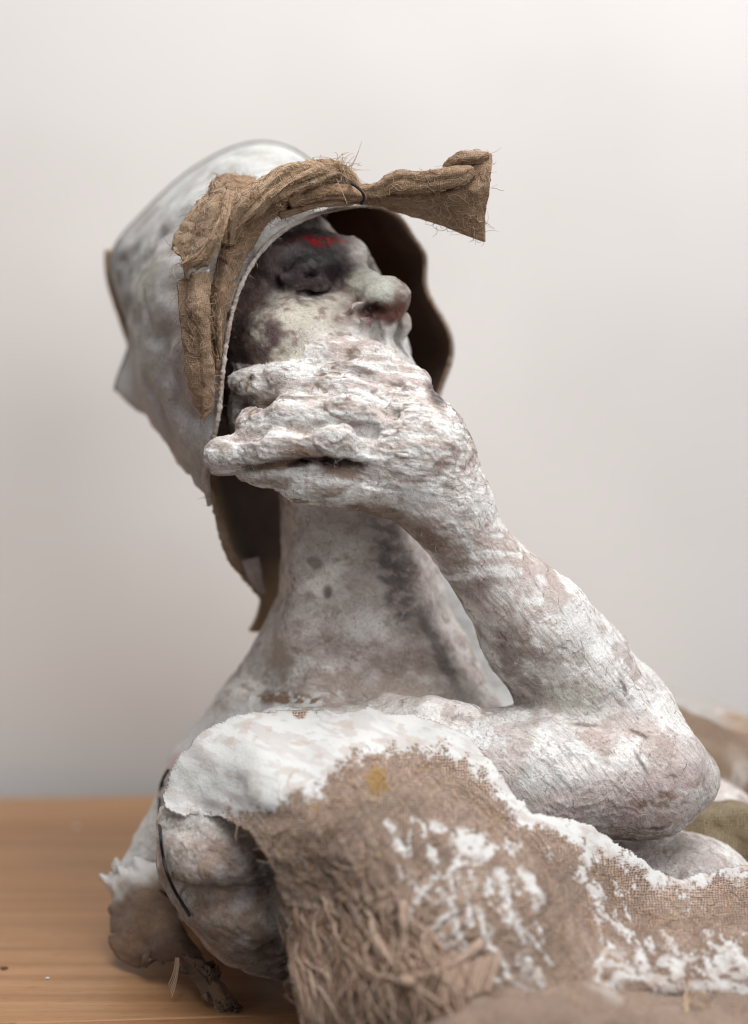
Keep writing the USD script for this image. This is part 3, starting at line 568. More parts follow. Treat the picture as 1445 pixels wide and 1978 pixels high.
# frayed raw edge of the rim
rng = np.random.default_rng(5)
# pale rim strip standing out beyond the band, with its raw brown edge
def edging(name, c, r, tn, seed, parent):
    k = 7; T = np.gradient(c, axis=0); T /= np.linalg.norm(T, axis=1, keepdims=True)
    a = np.cross(T, [0.0, 1, 0]); a /= np.linalg.norm(a, axis=1, keepdims=True); b = np.cross(T, a); th = np.linspace(0, 2 * np.pi, k, endpoint=False)
    rr = r * (1 + (fbm(c * 260, 3, seed) - .5) * 1.0)
    q = (c[:, None] + rr[:, None, None] * (np.cos(th)[None, :, None] * a[:, None] + np.sin(th)[None, :, None] * b[:, None])).reshape(-1, 3)
    i = np.arange(len(c) * k).reshape(-1, k); j = np.roll(i, -1, 1)
    fc_ = np.vstack([np.c_[i[:-1].ravel(), j[1:].ravel(), i[1:].ravel()], np.c_[i[:-1].ravel(), j[:-1].ravel(), j[1:].ravel()]])
    q = q + (fbm(q * 500, 2, seed + 1)[:, None] - .5) * .0012
    part(parent, name, q, fc_, M_hood, tone=tones(q, *tn, seed, 60, 1.0))
def dense(c, n):
    L = np.r_[0, np.cumsum(np.linalg.norm(np.diff(c, axis=0), axis=1))]
    return np.stack([np.interp(np.linspace(0, L[-1], n), L, c[:, i]) for i in range(3)], 1)
edging('rim_edge', dense(rim_near, 500), .0017, ((.42, .33, .29), (.60, .55, .52)), 61, hood)
edging('rim_edge', dense(rim_far, 300), .0017, ((.26, .18, .13), (.34, .25, .19)), 62, hood)
# white inner lip under the top of the rim and the brown neck flap hanging behind
add_sheet(hood, 'neck_flap', [[(388, 800, .955), (392, 880, .965), (412, 960, .965), (426, 1010, .97), (440, 1062, .98), (472, 1110, 1.0), (505, 1150, 1.02), (484, 1221, 1.05)],
                              [(440, 800, 1.06), (445, 880, 1.08), (462, 960, 1.09), (475, 1010, 1.09), (490, 1062, 1.09), (515, 1110, 1.09), (535, 1150, 1.075), (510, 1221, 1.065)],
                              [(620, 780, 1.16), (620, 860, 1.17), (625, 940, 1.17), (625, 1000, 1.16), (622, 1050, 1.15), (612, 1110, 1.13), (590, 1170, 1.10), (546, 1215, 1.08)]],
          90, 60, M_felt, .003, (.003, 35), 51, (.055, .034, .026), (.10, .06, .042), (.66, .65, .64), (.55, .53, .52), over=((.27, .17, .085), lambda x, y, q: sstep(1070, 1150, y + .3 * (x - 500)) + sstep(24, 4, x - np.interp(y, [800, 880, 960, 1010, 1062, 1110, 1150], [388, 392, 412, 426, 440, 472, 505]))), rough=6, label='bare brown neck flap of the hood')
add_sheet(hood, 'back_strip', [[(208, 482, 1.125), (212, 540, 1.13), (232, 610, 1.13), (250, 665, 1.125)], [(230, 480, 1.14), (238, 540, 1.145), (256, 610, 1.14), (268, 665, 1.13)]], 40, 10, M_felt, .004, (.001, 50), 53, (.30, .20, .12), (.38, .27, .17), rough=4)
edging('flap_edge', dense(P(*np.array(spl([(392, 810, .948), (394, 870, .955), (412, 955, .958), (426, 1010, .965), (440, 1062, .975), (472, 1110, .995), (505, 1150, 1.015)], 60)).T), 260), .0034, ((.25, .17, .11), (.36, .27, .20)), 63, hood)
add_sheet(hood, 'rim_patch', [[(468, 1085, .985), (480, 1120, .99), (506, 1152, 1.0)], [(500, 1075, .99), (508, 1110, .992), (514, 1146, 1.0)]], 20, 10, M_hood, .002, (.001, 60), 57, (.36, .31, .29), (.44, .39, .37), rough=8)

# ------------------------------------------------------------------ burlap headband with its folds, tails and cord
band = UsdGeom.Xform.Define(stage, str(sculpture.GetPath()) + '/headband'); ORIGIN[str(band.GetPath())] = ORIGIN[str(sculpture.GetPath())]
bt, bv = (.31, .21, .14), (.42, .305, .215)
bt2 = (.25, .16, .10)
SH = []
splash = lambda x, y, q: sstep(28, 12, np.hypot((x - 392) / .9, (y - 512) / 1.3)) * sstep(.42, .55, fbm(q * 150, 3, 70))
SH.append(add_sheet(band, 'side_tail', [[(340, 540, .862), (345, 600, .860), (352, 670, .862), (360, 735, .868), (380, 800, .878)], [(374, 528, .851), (378, 600, .850), (386, 670, .853), (391, 735, .860), (393, 812, .874)], [(405, 520, .858), (406, 600, .855), (411, 670, .857), (416, 735, .864), (411, 796, .876)]], 90, 40, M_felt, .003, (.0022, 70), 71, bt, bv, paint=splash, deform=creases(1, 0.0022, 90), rough=5))
SH.append(add_sheet(band, 'inner_fold', [[(404, 700, .872), (402, 620, .868), (404, 560, .866), (420, 490, .866), (445, 420, .868), (490, 372, .872)], [(425, 690, .866), (422, 620, .861), (428, 560, .859), (446, 490, .859), (478, 425, .862), (520, 385, .868)], [(426, 720, .874), (440, 630, .868), (455, 560, .866), (482, 490, .868), (520, 435, .872), (560, 400, .878)]], 110, 40, M_felt, .003, (.0028, 80), 72, bt2, bt, deform=creases(2, 0.0028, 120), rough=5))
SH.append(add_sheet(band, 'upper_fold', [[(330, 480, .872), (352, 430, .872), (380, 385, .874), (408, 344, .88)], [(352, 505, .858), (382, 445, .856), (408, 395, .858), (430, 356, .868)], [(352, 535, .852), (398, 500, .846), (425, 440, .846), (440, 372, .858)]], 70, 50, M_felt, .003, (.0028, 75), 73, bt, bv, paint=lambda x, y, q: splash(x + 10, y - 8, q) * .7, deform=creases(3, 0.0028, 95), rough=7))
SH.append(add_sheet(band, 'back_fold', [[(404, 362, .90), (416, 342, .905), (450, 336, .91), (492, 342, .915)], [(412, 372, .885), (436, 362, .885), (465, 360, .888), (500, 366, .892)], [(428, 420, .872), (445, 405, .87), (472, 400, .872), (512, 392, .878)]], 50, 36, M_felt, .003, (.002, 75), 74, bt2, bt, deform=creases(4, 0.0022, 100), rough=6))
SH.append(add_sheet(band, 'under_fold', [[(470, 470, .872), (520, 432, .876), (580, 408, .884), (640, 392, .894), (700, 384, .905)], [(474, 432, .862), (525, 395, .866), (585, 374, .874), (645, 364, .885), (700, 362, .898)], [(480, 400, .87), (530, 366, .874), (590, 350, .882), (645, 344, .892), (695, 348, .905)]], 90, 40, M_felt, .003, (.0024, 60), 75, bt2, bt, deform=creases(5, 0.0028, 110), rough=4))
def roll(name, pts, rad, seed, base, var, n=90, k=26, **kw):
    rv, rf, uv_ = tube_px(pts, rad, n, k, seed=seed, **kw)
    part(band, name, rv, rf, M_felt, tone=tones(rv, base, var, seed, 60), wv=np.c_[uv_[:, :2], 0 * uv_[:, 0]])
    SH.append((rv, rf, uv_))
roll('twisted_roll', [(438, 470, .858), (452, 425, .853), (490, 390, .852), (545, 352, .856), (600, 335, .865), (645, 330, .88), (672, 345, .89), (690, 364, .896)], [14, 22, 25, 24, 22, 18, 13, 7], 81, (.33, .22, .14), (.44, .32, .215), n=140, k=60, twist=24, lobes=6, amp=.30, wr=(.0022, 75), flat=.7)
roll('twisted_roll', [(352, 515, .850), (392, 492, .845), (420, 450, .842), (436, 410, .845), (442, 372, .855)], [7, 9, 9, 9, 7], 82, (.32, .21, .135), (.42, .3, .2), 70, 40, twist=30, lobes=4, amp=.3, wr=(.0018, 80), flat=.7)
roll('under_roll', [(560, 395, .872), (610, 374, .874), (660, 371, .88), (705, 377, .886), (740, 380, .895)], [9, 13, 13, 11, 9], 83, (.33, .21, .13), (.40, .27, .17), 60, 20, twist=12, lobes=4, amp=.28, wr=(.0015, 80), flat=.8)
roll('under_roll', [(540, 418, .876), (600, 395, .88), (650, 388, .884), (710, 388, .892), (760, 396, .90)], [7, 9, 9, 8, 6], 84, (.28, .18, .11), (.38, .25, .16), 60, 18, twist=12, lobes=4, amp=.25, wr=(.0012, 80))
SH.append(add_sheet(band, 'bow_tail', [[(690, 362, .90), (735, 352, .90), (790, 352, .895), (850, 345, .888), (900, 322, .882), (948, 294, .878)], [(690, 374, .892), (735, 372, .888), (790, 374, .882), (850, 372, .876), (900, 366, .872), (949, 342, .872)], [(692, 384, .892), (735, 388, .892), (790, 395, .888), (850, 402, .884), (900, 404, .880), (941, 396, .878)], [(696, 390, .90), (735, 402, .90), (790, 418, .898), (850, 436, .894), (900, 455, .89), (934, 466, .886)]], 110, 60, M_felt, .0028, (.0022, 45), 76, (.30, .195, .125), (.36, .245, .16), deform=creases(6, 0.002, 55), rough=5))
roll('bow_fold', [(692, 368, .888), (735, 366, .882), (765, 352, .878), (800, 352, .874), (845, 345, .87), (880, 340, .87), (915, 328, .872)], [8, 14, 20, 20, 20, 19, 10], 85, (.29, .185, .115), (.36, .25, .165), 90, 26, twist=8, lobes=4, amp=.3, wr=(.0022, 60), flat=.75)
roll('bow_fold', [(860, 325, .882), (885, 310, .878), (920, 305, .876), (944, 300, .876)], [8, 14, 12, 5], 86, (.30, .20, .13), (.36, .25, .165), 40, 20, twist=10, lobes=2, amp=.2, wr=(.0015, 80))
# black cord round the knot
def cord(parent, pts, r, n=60, label=None):
    cv, cf, _ = tube_px(pts, [r] * len(pts), n, 8, amp=.05, wr=(.0003, 200), seed=3)
    part(parent, 'black_cord', cv, cf, M_cord, label=label)
cord(band, [(672, 352, .884), (688, 360, .872), (700, 372, .870), (703, 385, .876), (698, 394, .89)], 2.6, label='thin black cord tied round the headband knot')

# ------------------------------------------------------------------ burlap shawl over the near shoulder
gp = np.array([(400, 1400, .862), (600, 1366, .875), (860, 1395, .865), (960, 1470, .845), (1080, 1580, .815), (1220, 1650, .835), (1300, 1690, .845), (1445, 1668, .855), (355, 1470, .845), (318, 1540, .852), (330, 1600, .838), (500, 1450, .808), (700, 1440, .80), (900, 1490, .808),
               (420, 1570, .80), (480, 1620, .778), (600, 1600, .752), (800, 1600, .748), (1000, 1610, .782), (545, 1700, .765), (560, 1800, .762), (800, 1800, .716), (1000, 1800, .735), (1200, 1750, .80), (1330, 1780, .795), (1445, 1780, .805),
               (1200, 1860, .752), (1445, 1870, .765), (1200, 1915, .744), (1445, 1925, .757), (600, 1978, .735), (900, 1978, .70), (700, 2060, .72), (1000, 1930, .722), (540, 2060, .76), (1500, 1900, .77), (1500, 1680, .86), (1000, 2060, .72), (1300, 2060, .78)], float)
for i_ in range(len(gp)):
    if gp[i_, 0] < 435 and gp[i_, 1] > 1500:
        q_ = front(gp[i_, 0] + 8, gp[i_, 1]); gp[i_, 2] = min(q_ - .0075, .87) if q_ else gp[i_, 2]
gz = RBFInterpolator(gp[:, :2], gp[:, 2], kernel='thin_plate_spline', smoothing=30.0)
def gdepth(x, y): return gz(np.c_[np.ravel(x), np.ravel(y)])
outline = Polygon(np.array(spl([(390, 1412), (470, 1376), (600, 1364), (750, 1376), (860, 1398), (930, 1445), (985, 1520), (1040, 1570), (1110, 1585), (1165, 1608), (1225, 1652), (1290, 1690), (1370, 1680), (1470, 1662)], 90))[:, :2].tolist()
                  + [(1490, 1700), (1490, 1965), (1300, 1960), (1150, 1955), (1000, 1960), (930, 1985), (890, 2060), (610, 2060)]
                  + np.array(spl([(600, 1985), (570, 1900), (552, 1800), (545, 1740), (528, 1680), (490, 1620), (425, 1580), (375, 1575), (335, 1572), (318, 1545), (322, 1510), (345, 1462), (390, 1412)], 90))[:, :2].tolist())
STEP = 2.6
gx, gy = np.meshgrid(np.arange(285, 1500, STEP), np.arange(1350, 2070, STEP), indexing='ij')
warp = lambda sd: (fbm(np.stack([gx * .035, gy * .035, 0 * gx + sd], -1), 4, sd) - .5) * 26
inside = contains_xy(outline, (gx + warp(3) * .6).ravel(), (gy + warp(4) * .6).ravel()).reshape(gx.shape)
cell = inside[:-1, :-1] & inside[1:, :-1] & inside[1:, 1:] & inside[:-1, 1:]
idx = np.arange(gx.size).reshape(gx.shape)
a, b, c, dd = idx[:-1, :-1][cell], idx[1:, :-1][cell], idx[1:, 1:][cell], idx[:-1, 1:][cell]
gf = np.vstack([np.c_[a, dd, c], np.c_[a, c, b]])
uq = np.unique(gf); rm = np.full(gx.size, -1); rm[uq] = np.arange(len(uq)); gf = rm[gf]
sx, sy = gx.ravel()[uq], gy.ravel()[uq]
gd = gdepth(sx, sy)
gv = P(sx, sy, gd)
if (vnormals(gv, gf) * (gv - CAM)).sum(1).mean() > 0: gf = gf[:, ::-1]
lower = Polygon([(260, 1610), (350, 1605), (430, 1574), (520, 1562), (600, 1540), (640, 1492), (720, 1446), (850, 1452), (930, 1492), (985, 1548), (1010, 1592), (1060, 1604), (1130, 1645), (1190, 1655), (1260, 1705), (1330, 1722), (1400, 1692), (1480, 1672), (1480, 1300), (260, 1300)])
q3 = np.stack([sx * .05, sy * .05, 0 * sx], 1)
wpx, wpy = sx + (fbm(q3, 5, 91) - .5) * 62, sy + (fbm(q3, 5, 92) - .5) * 70
import shapely
sdp = shapely.distance(lower.exterior, shapely.points(sx + (wpx - sx) * .8, sy + (wpy - sy) * .8)) * np.where(contains_xy(lower, sx + (wpx - sx) * .8, sy + (wpy - sy) * .8), 1, -1)
dry = fbm(np.stack([sx * .30, sy * .30, 0 * sx], 1), 3, 90) - .5
gpaint = sstep(-9, 10, sdp + dry * 46 + (fbm(q3 * 1.7, 3, 89) - .5) * 30)
strokes = [([(752, 1580), (768, 1620), (782, 1655)], 9), ([(800, 1585), (832, 1625), (846, 1662)], 6), ([(835, 1592), (862, 1602)], 12), ([(900, 1625), (908, 1632)], 34), ([(885, 1655), (874, 1715)], 12), ([(920, 1660), (950, 1640)], 9), ([(835, 1695), (805, 1742)], 9),
           ([(868, 1735), (890, 1800), (930, 1850), (962, 1905)], 8), ([(928, 1745), (950, 1820), (985, 1880), (1000, 1935)], 9), ([(964, 1680), (980, 1760), (1020, 1850), (1040, 1900)], 10), ([(1000, 1690), (1028, 1740)], 14), ([(1015, 1720), (1030, 1760)], 9), ([(780, 1778), (785, 1780)], 10), ([(840, 1790), (868, 1775)], 11), ([(900, 1720), (915, 1780)], 8), ([(945, 1690), (950, 1725)], 9),
           ([(1085, 1605), (1128, 1622), (1136, 1652), (1122, 1668)], 8), ([(1130, 1672), (1118, 1698)], 12), ([(1140, 1712), (1158, 1728)], 15), ([(1150, 1745), (1185, 1775), (1215, 1800)], 8), ([(1185, 1818), (1160, 1860), (1152, 1895), (1180, 1905)], 10), ([(1235, 1840), (1255, 1870)], 18), ([(1300, 1840), (1310, 1880)], 12), ([(1280, 1800), (1330, 1850)], 8), ([(1360, 1840), (1380, 1890)], 11), ([(1410, 1830), (1440, 1880)], 9), ([(1362, 1800), (1372, 1812)], 9), ([(1432, 1805), (1440, 1812)], 7), ([(980, 1900), (1050, 1925)], 9), ([(1200, 1880), (1300, 1905), (1440, 1908)], 14), ([(905, 1665), (860, 1690)], 7), ([(880, 1800), (905, 1840)], 6), ([(1000, 1790), (1060, 1860)], 6), ([(760, 1600), (765, 1640)], 5)]
srg = np.random.default_rng(77)
for x0, y0, x1, y1, n_, sl in ((760, 1600, 1050, 1900, 60, 1.25), (1160, 1810, 1440, 1910, 34, .9), (1130, 1690, 1240, 1800, 10, 1.1)):
    for _ in range(n_):
        a0, b0 = srg.uniform(x0, x1), srg.uniform(y0, y1); ln = srg.uniform(6, 46); th0 = sl + srg.normal(0, .25)
        strokes.append(([(a0, b0), (a0 + ln * math.cos(th0), b0 + ln * math.sin(th0))], srg.uniform(2.5, 6)))
for pts, r in strokes:
    p_ = np.array(pts, float); dist = np.full(len(sx), 1e9)
    for i in range(len(p_) - 1):
        ab = p_[i + 1] - p_[i]; hh = np.clip(((wpx * .45 + sx * .55 - p_[i, 0]) * ab[0] + (wpy * .45 + sy * .55 - p_[i, 1]) * ab[1]) / max(ab @ ab, 1e-9), 0, 1)
        dist = np.minimum(dist, np.hypot(wpx * .45 + sx * .55 - p_[i, 0] - hh * ab[0], wpy * .45 + sy * .55 - p_[i, 1] - hh * ab[1]))
    gpaint = np.maximum(gpaint, sstep(r * 1.05, r * .5, dist + dry * 15 + 1) * sstep(.32, .52, fbm(q3 * 2.2, 3, 93) + .12) * .92)
patchy = sstep(1800, 1860, sy) * sstep(1120, 1200, sx) * sstep(.5, .62, fbm(q3 * np.array([.7, 1.6, 1]), 4, 94)); gpaint = np.maximum(gpaint, patchy * .75)
# creases gather towards the frayed hole; threads pull round it
gn = vnormals(gv, gf)
ang = np.arctan2(sy - 1880, sx - 760); rad_ = np.hypot(sy - 1880, sx - 760)
pl = np.sin(ang * 34 + fbm(q3, 3, 96) * 9) * np.exp(-(rad_ / 210) ** 2) * .0022
wr = (fbm(gv * 22, 2, 97) - .5) * .012 + (fbm(gv * 70, 3, 98) - .5) * .0012 + (fbm(gv * np.array([30, 30, 70]), 2, 99) - .5) * .004
gv = gv + gn * (wr + pl + gpaint * .00045 * (.4 + fbm(gv * 130, 2, 100)))[:, None]
gt = tones(gv, (.36, .25, .195), (.45, .33, .26), 101, 16, .9)
k_ = sstep(.5, .7, fbm(gv * 45, 4, 102))[:, None] * .55; gt = gt * (1 - k_) + np.array([.25, .165, .12]) * k_
for k1, k2, sd in ((.20, .016, 104), (.18, .014, 105), (.3, .3, 106)):
    hx_ = (sx + sy * 1.1) if sd == 104 else (sx - sy * .8); hy_ = (sx - sy) if sd == 104 else (sx + sy)
    k_ = (fbm(np.stack([hx_ * k1, hy_ * k2, 0 * sx], 1), 3, sd)[:, None] - .5) * .6; gt = np.clip(gt * (1 + k_), .02, .9)
for cx, cy, rx, ry, col, o in ((730, 1512, 22, 26, (.42, .24, .055), .85), (612, 1563, 7, 9, (.42, .25, .08), .6), (610, 1665, 12, 12, (.40, .24, .12), .5), (480, 1500, 60, 40, (.62, .70, .76), 0)):
    w_ = (sstep(1.3, .6, np.hypot((wpx * .5 + sx * .5 - cx) / rx, (wpy * .5 + sy * .5 - cy) / ry)) * o)[:, None]; gt = gt * (1 - w_) + np.array(col) * w_
pale = sstep(.5, .7, fbm(gv * 30, 4, 103))[:, None]
pc = np.array([.66, .665, .66]) * (1 - .14 * pale) + 0 * gt
k_ = sstep(.5, .62, fbm(np.stack([sx * .012 + sy * .02, sy * .07 - sx * .03, 0 * sx], 1), 4, 108))[:, None] * .55; pc = pc * (1 - k_) + np.array([.50, .455, .44]) * k_
k_ = sstep(.56, .64, fbm(gv * 120, 4, 109))[:, None] * .45; pc = pc * (1 - k_) + np.array([.45, .36, .30]) * k_
slit = (sstep(1.4, .5, np.hypot((wpx - 560) / 75, (wpy - 1352) / 18)))
gpaint *= 1 - slit
gt = gt * (1 - gpaint[:, None]) + pc * gpaint[:, None]
w, ff, inn, src = shell(gv, gf, .0028)
part(sculpture, 'shawl', w, ff, burlap('shawl_burlap', 0.00175, 1.1, 0.55), tone=gt[src], wv=np.c_[sx[src] * .8 / FPX, sy[src] * .8 / FPX * 1.15, gpaint[src]], label='brown burlap shawl with white paint splashes and a painted upper edge')
# ------------------------------------------------------------------ frayed threads at the hole in the shawl
rng = np.random.default_rng(11)
def gpt(x, y, lift): return P(x, y, gdepth(x, y) - lift)
groups = [[], [], []]; gw = [[], [], []]
for i in range(520):
    u = rng.random(); x0 = 590 + 260 * u + rng.normal(0, 16); y0 = 1765 + 80 * u + rng.normal(0, 30)
    if i % 3 == 0: x0, y0 = 580 + rng.normal(0, 8), 1740 + 200 * rng.random()
    L = rng.uniform(90, 290); th = math.radians(rng.normal(86, 13) - 30 * (u - .35)); bend = rng.normal(0, .4)
    t_ = np.linspace(0, 1, 14); an = th + bend * t_ + .55 * np.sin(t_ * rng.uniform(3, 11) + rng.random() * 6)
    xs = x0 + np.cumsum(np.cos(an)) * L / 14; ys = y0 + np.cumsum(np.sin(an)) * L / 14
    xs = np.maximum(xs, 535 + 45 * rng.random() + .2 * np.maximum(ys - 1750, 0)); lift = .001 + .003 * rng.random() + .006 * np.sin(np.pi * t_) * rng.random() ** 2
    k = rng.integers(0, 3); groups[k].append(gpt(xs, ys, lift)); gw[k].append(rng.uniform(.0004, .0013))
for i in range(60):                                                   # short row of cut threads seen across the hole
    x0 = 860 + 110 * i / 60 + rng.normal(0, 3); t_ = np.linspace(0, 1, 8); xs = x0 - 22 * t_ + rng.normal(0, 1); ys = 1872 - .32 * (x0 - 860) + 75 * t_
    k = rng.integers(0, 3); groups[k].append(gpt(xs, ys, .005 * np.ones(8))); gw[k].append(rng.uniform(.0008, .0014))
for k in range(3): curves(sculpture, 'frayed_threads', groups[k], gw[k], M_fray[k], kind='stuff')
def strip(name, pts, rad, seed, base, var, m=M_felt, parent=sculpture, lobes=2, n=60, k=18, label=None, **kw):
    rv, rf, uv_ = tube_px(pts, rad, n, k, seed=seed, lobes=lobes, **kw)
    part(parent, name, rv, rf, m, tone=tones(rv, base, var, seed, 60), wv=np.c_[uv_[:, :2], 0 * uv_[:, 0]], label=label)
def on(pts, lift): return [(x, y, float(gdepth(x, y)[0]) - lift) for x, y in pts]
strip('torn_strip', on([(930, 1822), (880, 1860), (830, 1882), (785, 1890)], .004), [5, 8, 9, 6], 111, (.40, .285, .22), (.46, .34, .26), amp=.3, twist=30, lobes=3, wr=(.0025, 90))
strip('torn_strip', on([(700, 1790), (735, 1830), (765, 1870), (785, 1895)], .004), [5, 8, 8, 6], 112, (.36, .255, .195), (.42, .31, .24), amp=.3, twist=30, lobes=3, wr=(.0025, 90))
strip('torn_strip', on([(775, 1740), (780, 1800), (776, 1850)], .005), [8, 7, 5], 113, (.36, .255, .195), (.42, .31, .24), amp=.3, twist=30, lobes=3, wr=(.0025, 90))
strip('knot', on([(770, 1892), (785, 1894), (800, 1896)], .010), [6, 11, 6], 114, (.40, .28, .20), (.46, .33, .25), n=20)
# ------------------------------------------------------------------ folded cloth below, loose loop of thread
add_sheet(sculpture, 'under_cloth', [[(800, 1985, .70), (870, 1940, .705), (950, 1908, .712), (1100, 1895, .735), (1300, 1905, .752), (1480, 1905, .765)], [(800, 2010, .685), (880, 1985, .685), (960, 1970, .69), (1100, 1965, .70), (1300, 1975, .71), (1480, 1980, .72)], [(800, 2080, .68), (880, 2080, .68), (960, 2080, .68), (1100, 2080, .69), (1300, 2080, .70), (1480, 2080, .71)]],
          180, 60, M_burlap, .0025, (.004, 35), 121, (.35, .245, .185), (.44, .32, .245), deform=creases(9, .006, 34), paint=lambda x, y, q: sstep(.56, .66, fbm(q * np.array([40, 90, 90]), 4, 122)) * sstep(1960, 1900, y) * sstep(1100, 1250, x) * .8, rough=10)
# ------------------------------------------------------------------ cloth roll by the elbow and burlap over the far arm
strip('cloth_roll', [(1285, 1618, 1.0), (1330, 1610, .985), (1390, 1612, .97), (1460, 1620, .96), (1560, 1640, .95)], [40, 58, 62, 66, 66], 131, (.26, .20, .12), (.34, .27, .17), amp=.10, twist=8, lobes=3, n=120, k=60, wr=(.004, 60), m=M_burlap, label='dark olive brown roll of burlap beside the elbow')
add_sheet(sculpture, 'far_cloth', [[(1290, 1350, 1.13), (1340, 1375, 1.12), (1400, 1400, 1.11), (1500, 1440, 1.1)], [(1290, 1450, 1.10), (1350, 1470, 1.09), (1420, 1490, 1.08), (1500, 1510, 1.07)], [(1290, 1640, 1.09), (1350, 1650, 1.08), (1420, 1660, 1.07), (1500, 1660, 1.06)]], 80, 70, M_burlap, .003, (.006, 30), 141, (.30, .205, .14), (.38, .28, .2), paint=lambda x, y, q: sstep(.5, .62, fbm(q * np.array([60, 60, 20]), 4, 142)) * sstep(1430, 1500, y) * .4 , rough=6, label='burlap over the far arm, out of focus')
# ------------------------------------------------------------------ torn sleeve at the left and the black seam cord
add_sheet(sculpture, 'torn_sleeve', [[(196, 1688, .985), (212, 1740, .97), (216, 1800, .955), (232, 1850, .94), (290, 1858, .915), (345, 1862, .90), (390, 1920, .878), (436, 1962, .862)],
                                     [(240, 1672, .97), (262, 1722, .945), (285, 1770, .925), (310, 1800, .91), (340, 1822, .895), (372, 1850, .885), (408, 1890, .872), (446, 1950, .860)],
                                     [(300, 1662, .965), (318, 1720, .945), (338, 1760, .93), (362, 1800, .915), (385, 1830, .905), (402, 1856, .893), (425, 1895, .88), (450, 1940, .863)]],
          120, 60, M_felt, .004, (.006, 40), 151, (.13, .085, .062), (.25, .165, .105), paint=lambda x, y, q: sstep(1745, 1680, y + .35 * (x - 240) + 60 * (fbm(q * 60, 3, 152) - .5)) * .85, rough=42, label='torn brown sleeve end hanging onto the table')
def surf(x, y, near=None):
    """nearest front point of the figure seen at a pixel"""
    bx, by, bd = pix(body_v); m = (np.hypot(bx - x, by - y) < 9) & ((body_n * (body_v - CAM)).sum(1) < 0)
    return float(np.min(bd[m])) if m.any() else near
seam = [(x, y, surf(x, y, .97) - .0024) for x, y in ((326, 1486), (314, 1508), (308, 1550), (309, 1600), (314, 1650), (324, 1690), (340, 1725), (366, 1768))]
cord(sculpture, seam, 3.4, 90, 'thin black cord down the back seam')
# ------------------------------------------------------------------ loose fibres: on the headband, the rim, the hand, the shawl
rng = np.random.default_rng(21)
def fuzz(sheets, n, length, lift, width, parent, name, mats, split=(.45, .3, .25), curl=.9, seg=7, dirw=None):
    g, w_ = [[] for _ in mats], [[] for _ in mats]
    for sv, sf, _ in sheets:
        n_ = vnormals(sv, sf); tri = sv[sf]; ar = np.linalg.norm(np.cross(tri[:, 1] - tri[:, 0], tri[:, 2] - tri[:, 0]), axis=1) / 2
        cnt = int(n * ar.sum()); pick = rng.choice(len(sf), cnt, p=ar / ar.sum())
        r1, r2 = rng.random(cnt), rng.random(cnt); fl = r1 + r2 > 1; r1[fl], r2[fl] = 1 - r1[fl], 1 - r2[fl]
        pp = tri[pick, 0] + r1[:, None] * (tri[pick, 1] - tri[pick, 0]) + r2[:, None] * (tri[pick, 2] - tri[pick, 0]); nn_ = n_[sf[pick, 0]]
        vis = (nn_ * (pp - CAM)).sum(1) < .15 * np.linalg.norm(pp - CAM, axis=1)
        tr = cKDTree(sv)
        for p0, q0 in zip(pp[vis], nn_[vis]):
            d0 = rng.normal(size=3) if dirw is None else np.asarray(dirw) * rng.choice([-1, 1]) + rng.normal(size=3) * .45
            d0 -= q0 * (d0 @ q0); d0 /= np.linalg.norm(d0) + 1e-9; s0 = np.cross(q0, d0)
            L = length * rng.uniform(.4, 1.4); cv = rng.normal(0, curl); t_ = np.linspace(0, 1, seg); an = cv * t_ + .5 * np.sin(t_ * 7 * rng.random() + 6 * rng.random())
            line = p0 + np.cumsum(np.cos(an)[:, None] * d0 + np.sin(an)[:, None] * s0, 0) * L / seg
            _, j = tr.query(line); hgt = ((line - sv[j]) * n_[j]).sum(1)
            line = line - n_[j] * hgt[:, None] + n_[j] * (lift * (.25 + rng.random() * np.sin(np.pi * np.linspace(.05, 1, seg)) * rng.random() * 2.5))[:, None]
            k = rng.choice(len(mats), p=split); g[k].append(line); w_[k].append(width * rng.uniform(.6, 1.4))
    for k, m in enumerate(mats):
        if g[k]: curves(parent, name, g[k], w_[k], m, kind='stuff')
fuzz(SH, 150000, .009, .00035, .00032, band, 'loose_fibres', M_fib)
hb = (body_v[:, 1] < CAM[1] + .905) & (pix(body_v)[1] < 1020) & (pix(body_v)[0] > 380)
bv_all = v; hm = (pix(v)[2] < .94) & (pix(v)[0] > 380) & (pix(v)[1] > 640) & (pix(v)[1] < 1640)
fm = hm[f].all(1); hf = f[fm]; uq = np.unique(hf); rm = np.full(len(v), -1); rm[uq] = np.arange(len(uq))
fuzz([(v[uq], rm[hf], None)], 5500, .006, .0003, .00028, sculpture, 'paint_bristles', M_hair, (.6, .4), .5)
gbare = gf[gpaint[gf].max(1) < .25]
fuzz([(gv, gbare, None)], 34000, .016, .0005, .00036, sculpture, 'burlap_fibres', M_fib)
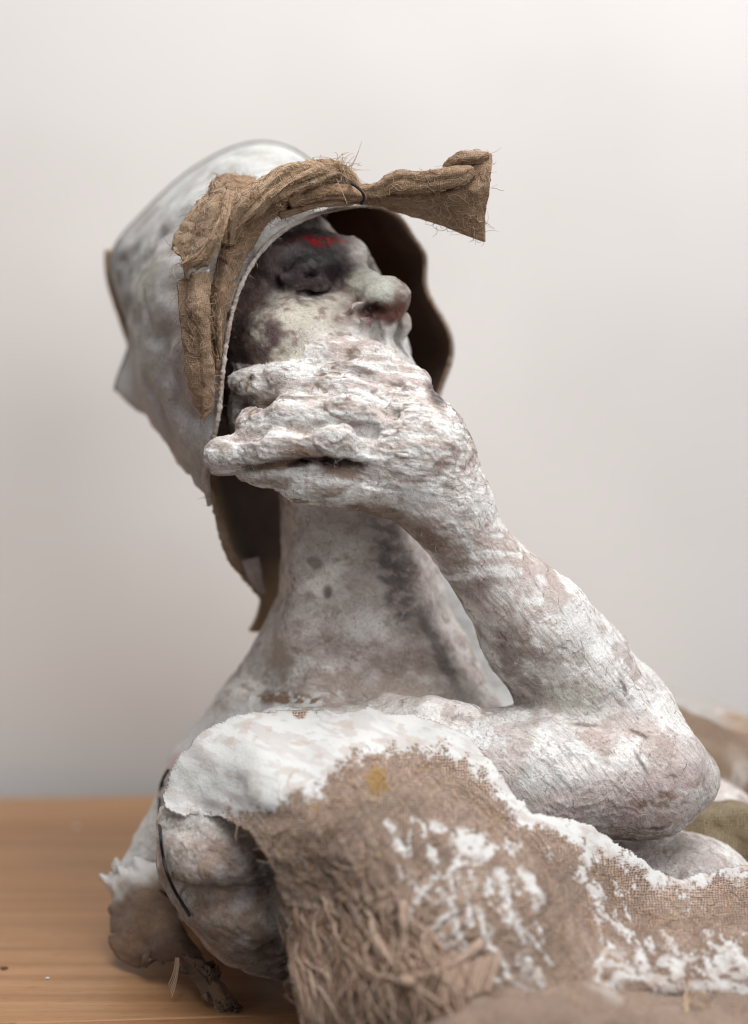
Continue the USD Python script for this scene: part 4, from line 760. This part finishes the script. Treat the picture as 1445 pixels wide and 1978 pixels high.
# fibres standing out along the raw edges
g = [[], [], []]
for line, cnt, ln in ((dense(rim_near, 400), 260, .004), (SH[3][0].reshape(50, 36, 3)[:, 0], 45, .0035), (SH[0][0].reshape(90, 40, 3)[:, -1], 60, .004)):
    for _ in range(cnt):
        p0 = line[rng.integers(len(line))]; d0 = rng.normal(size=3); d0 /= np.linalg.norm(d0); bend = rng.normal(size=3) * .6
        t_ = np.linspace(0, 1, 6)[:, None]; g[rng.integers(3)].append(p0 + (d0 * t_ + bend * t_ ** 2) * ln * rng.uniform(.3, 1))
tuft = P(655, 322, .878)
for _ in range(70):
    d0 = np.array([rng.normal(.5, .5), rng.normal(0, .4), rng.normal(.4, .7)]); t_ = np.linspace(0, 1, 9)[:, None]; bend = rng.normal(size=3) * .9 + np.array([.3, 0, -.9])
    g[rng.integers(2)].append(tuft + rng.normal(0, .004, 3) + (d0 * t_ + bend * t_ ** 2) * .006 * rng.uniform(.5, 1.3))
for k in range(3): curves(band, 'edge_fibres', g[k], [.00036] * len(g[k]), M_fib[k], kind='stuff')
# hanging threads by the sleeve and a loop of thread below the shawl
lines = []
for i in range(5):
    x0 = 338 + 2.5 * i; t_ = np.linspace(0, 1, 10); lines.append(P(x0 - 14 * t_ ** 2 + rng.normal(0, 2), 1850 + (52 + 6 * i) * t_, .895 - .02 * t_))
for cx, cy, rx, ry in ((1350, 1950, 22, 36), (1338, 1960, 30, 22), (1330, 1935, 6, 40)):
    a_ = np.linspace(.5, 6.2, 22); lines.append(P(cx + rx * np.cos(a_), cy + ry * np.sin(a_), .735 + .004 * np.sin(a_ * 2)))
curves(sculpture, 'loose_threads', lines, [.0006] * 5 + [.0016] * 3, M_fib[1], kind='stuff')
# paint crumbs lying on the table
for px_, py_, s_, lab in ((92, 1891, .0011, 'tiny white paint crumb on the table near the front left'), (148, 1600, .0025, 'pale paint fleck on the table back toward the wall'), (8, 1872, .0020, 'flat dark brown crumb at the left edge of the table')):
    dd_ = CAM_H * FPX / (py_ - PH / 2); m = trimesh.creation.icosphere(2, 1.0); q = np.array(m.vertices); q *= (1 + (fbm(q * 2.2, 3, int(px_)) - .5) * 1.2)[:, None]
    q = q * np.array([1.3, 1.0, .35]) * s_; c0 = P(px_, py_, dd_); q = q + c0 + np.array([0, 0, -q[:, 2].min() + .0002 - (c0[2] - TABLE_Z)])
    th_ = UsdGeom.Mesh(part(None, 'paint_crumb' if 'paint' in lab else 'brown_crumb', q, np.array(m.faces), plain('crumb_' + str(int(px_)), (.12, .08, .05) if 'dark' in lab else (.75, .72, .68))))
    keys(th_.GetPrim(), lab, 'crumb')

if os.environ.get('STAT'): print(len(v), len(f), len(gv), sum(len(UsdGeom.Mesh(p).GetFaceVertexCountsAttr().Get()) for p in stage.Traverse() if p.IsA(UsdGeom.Mesh)))
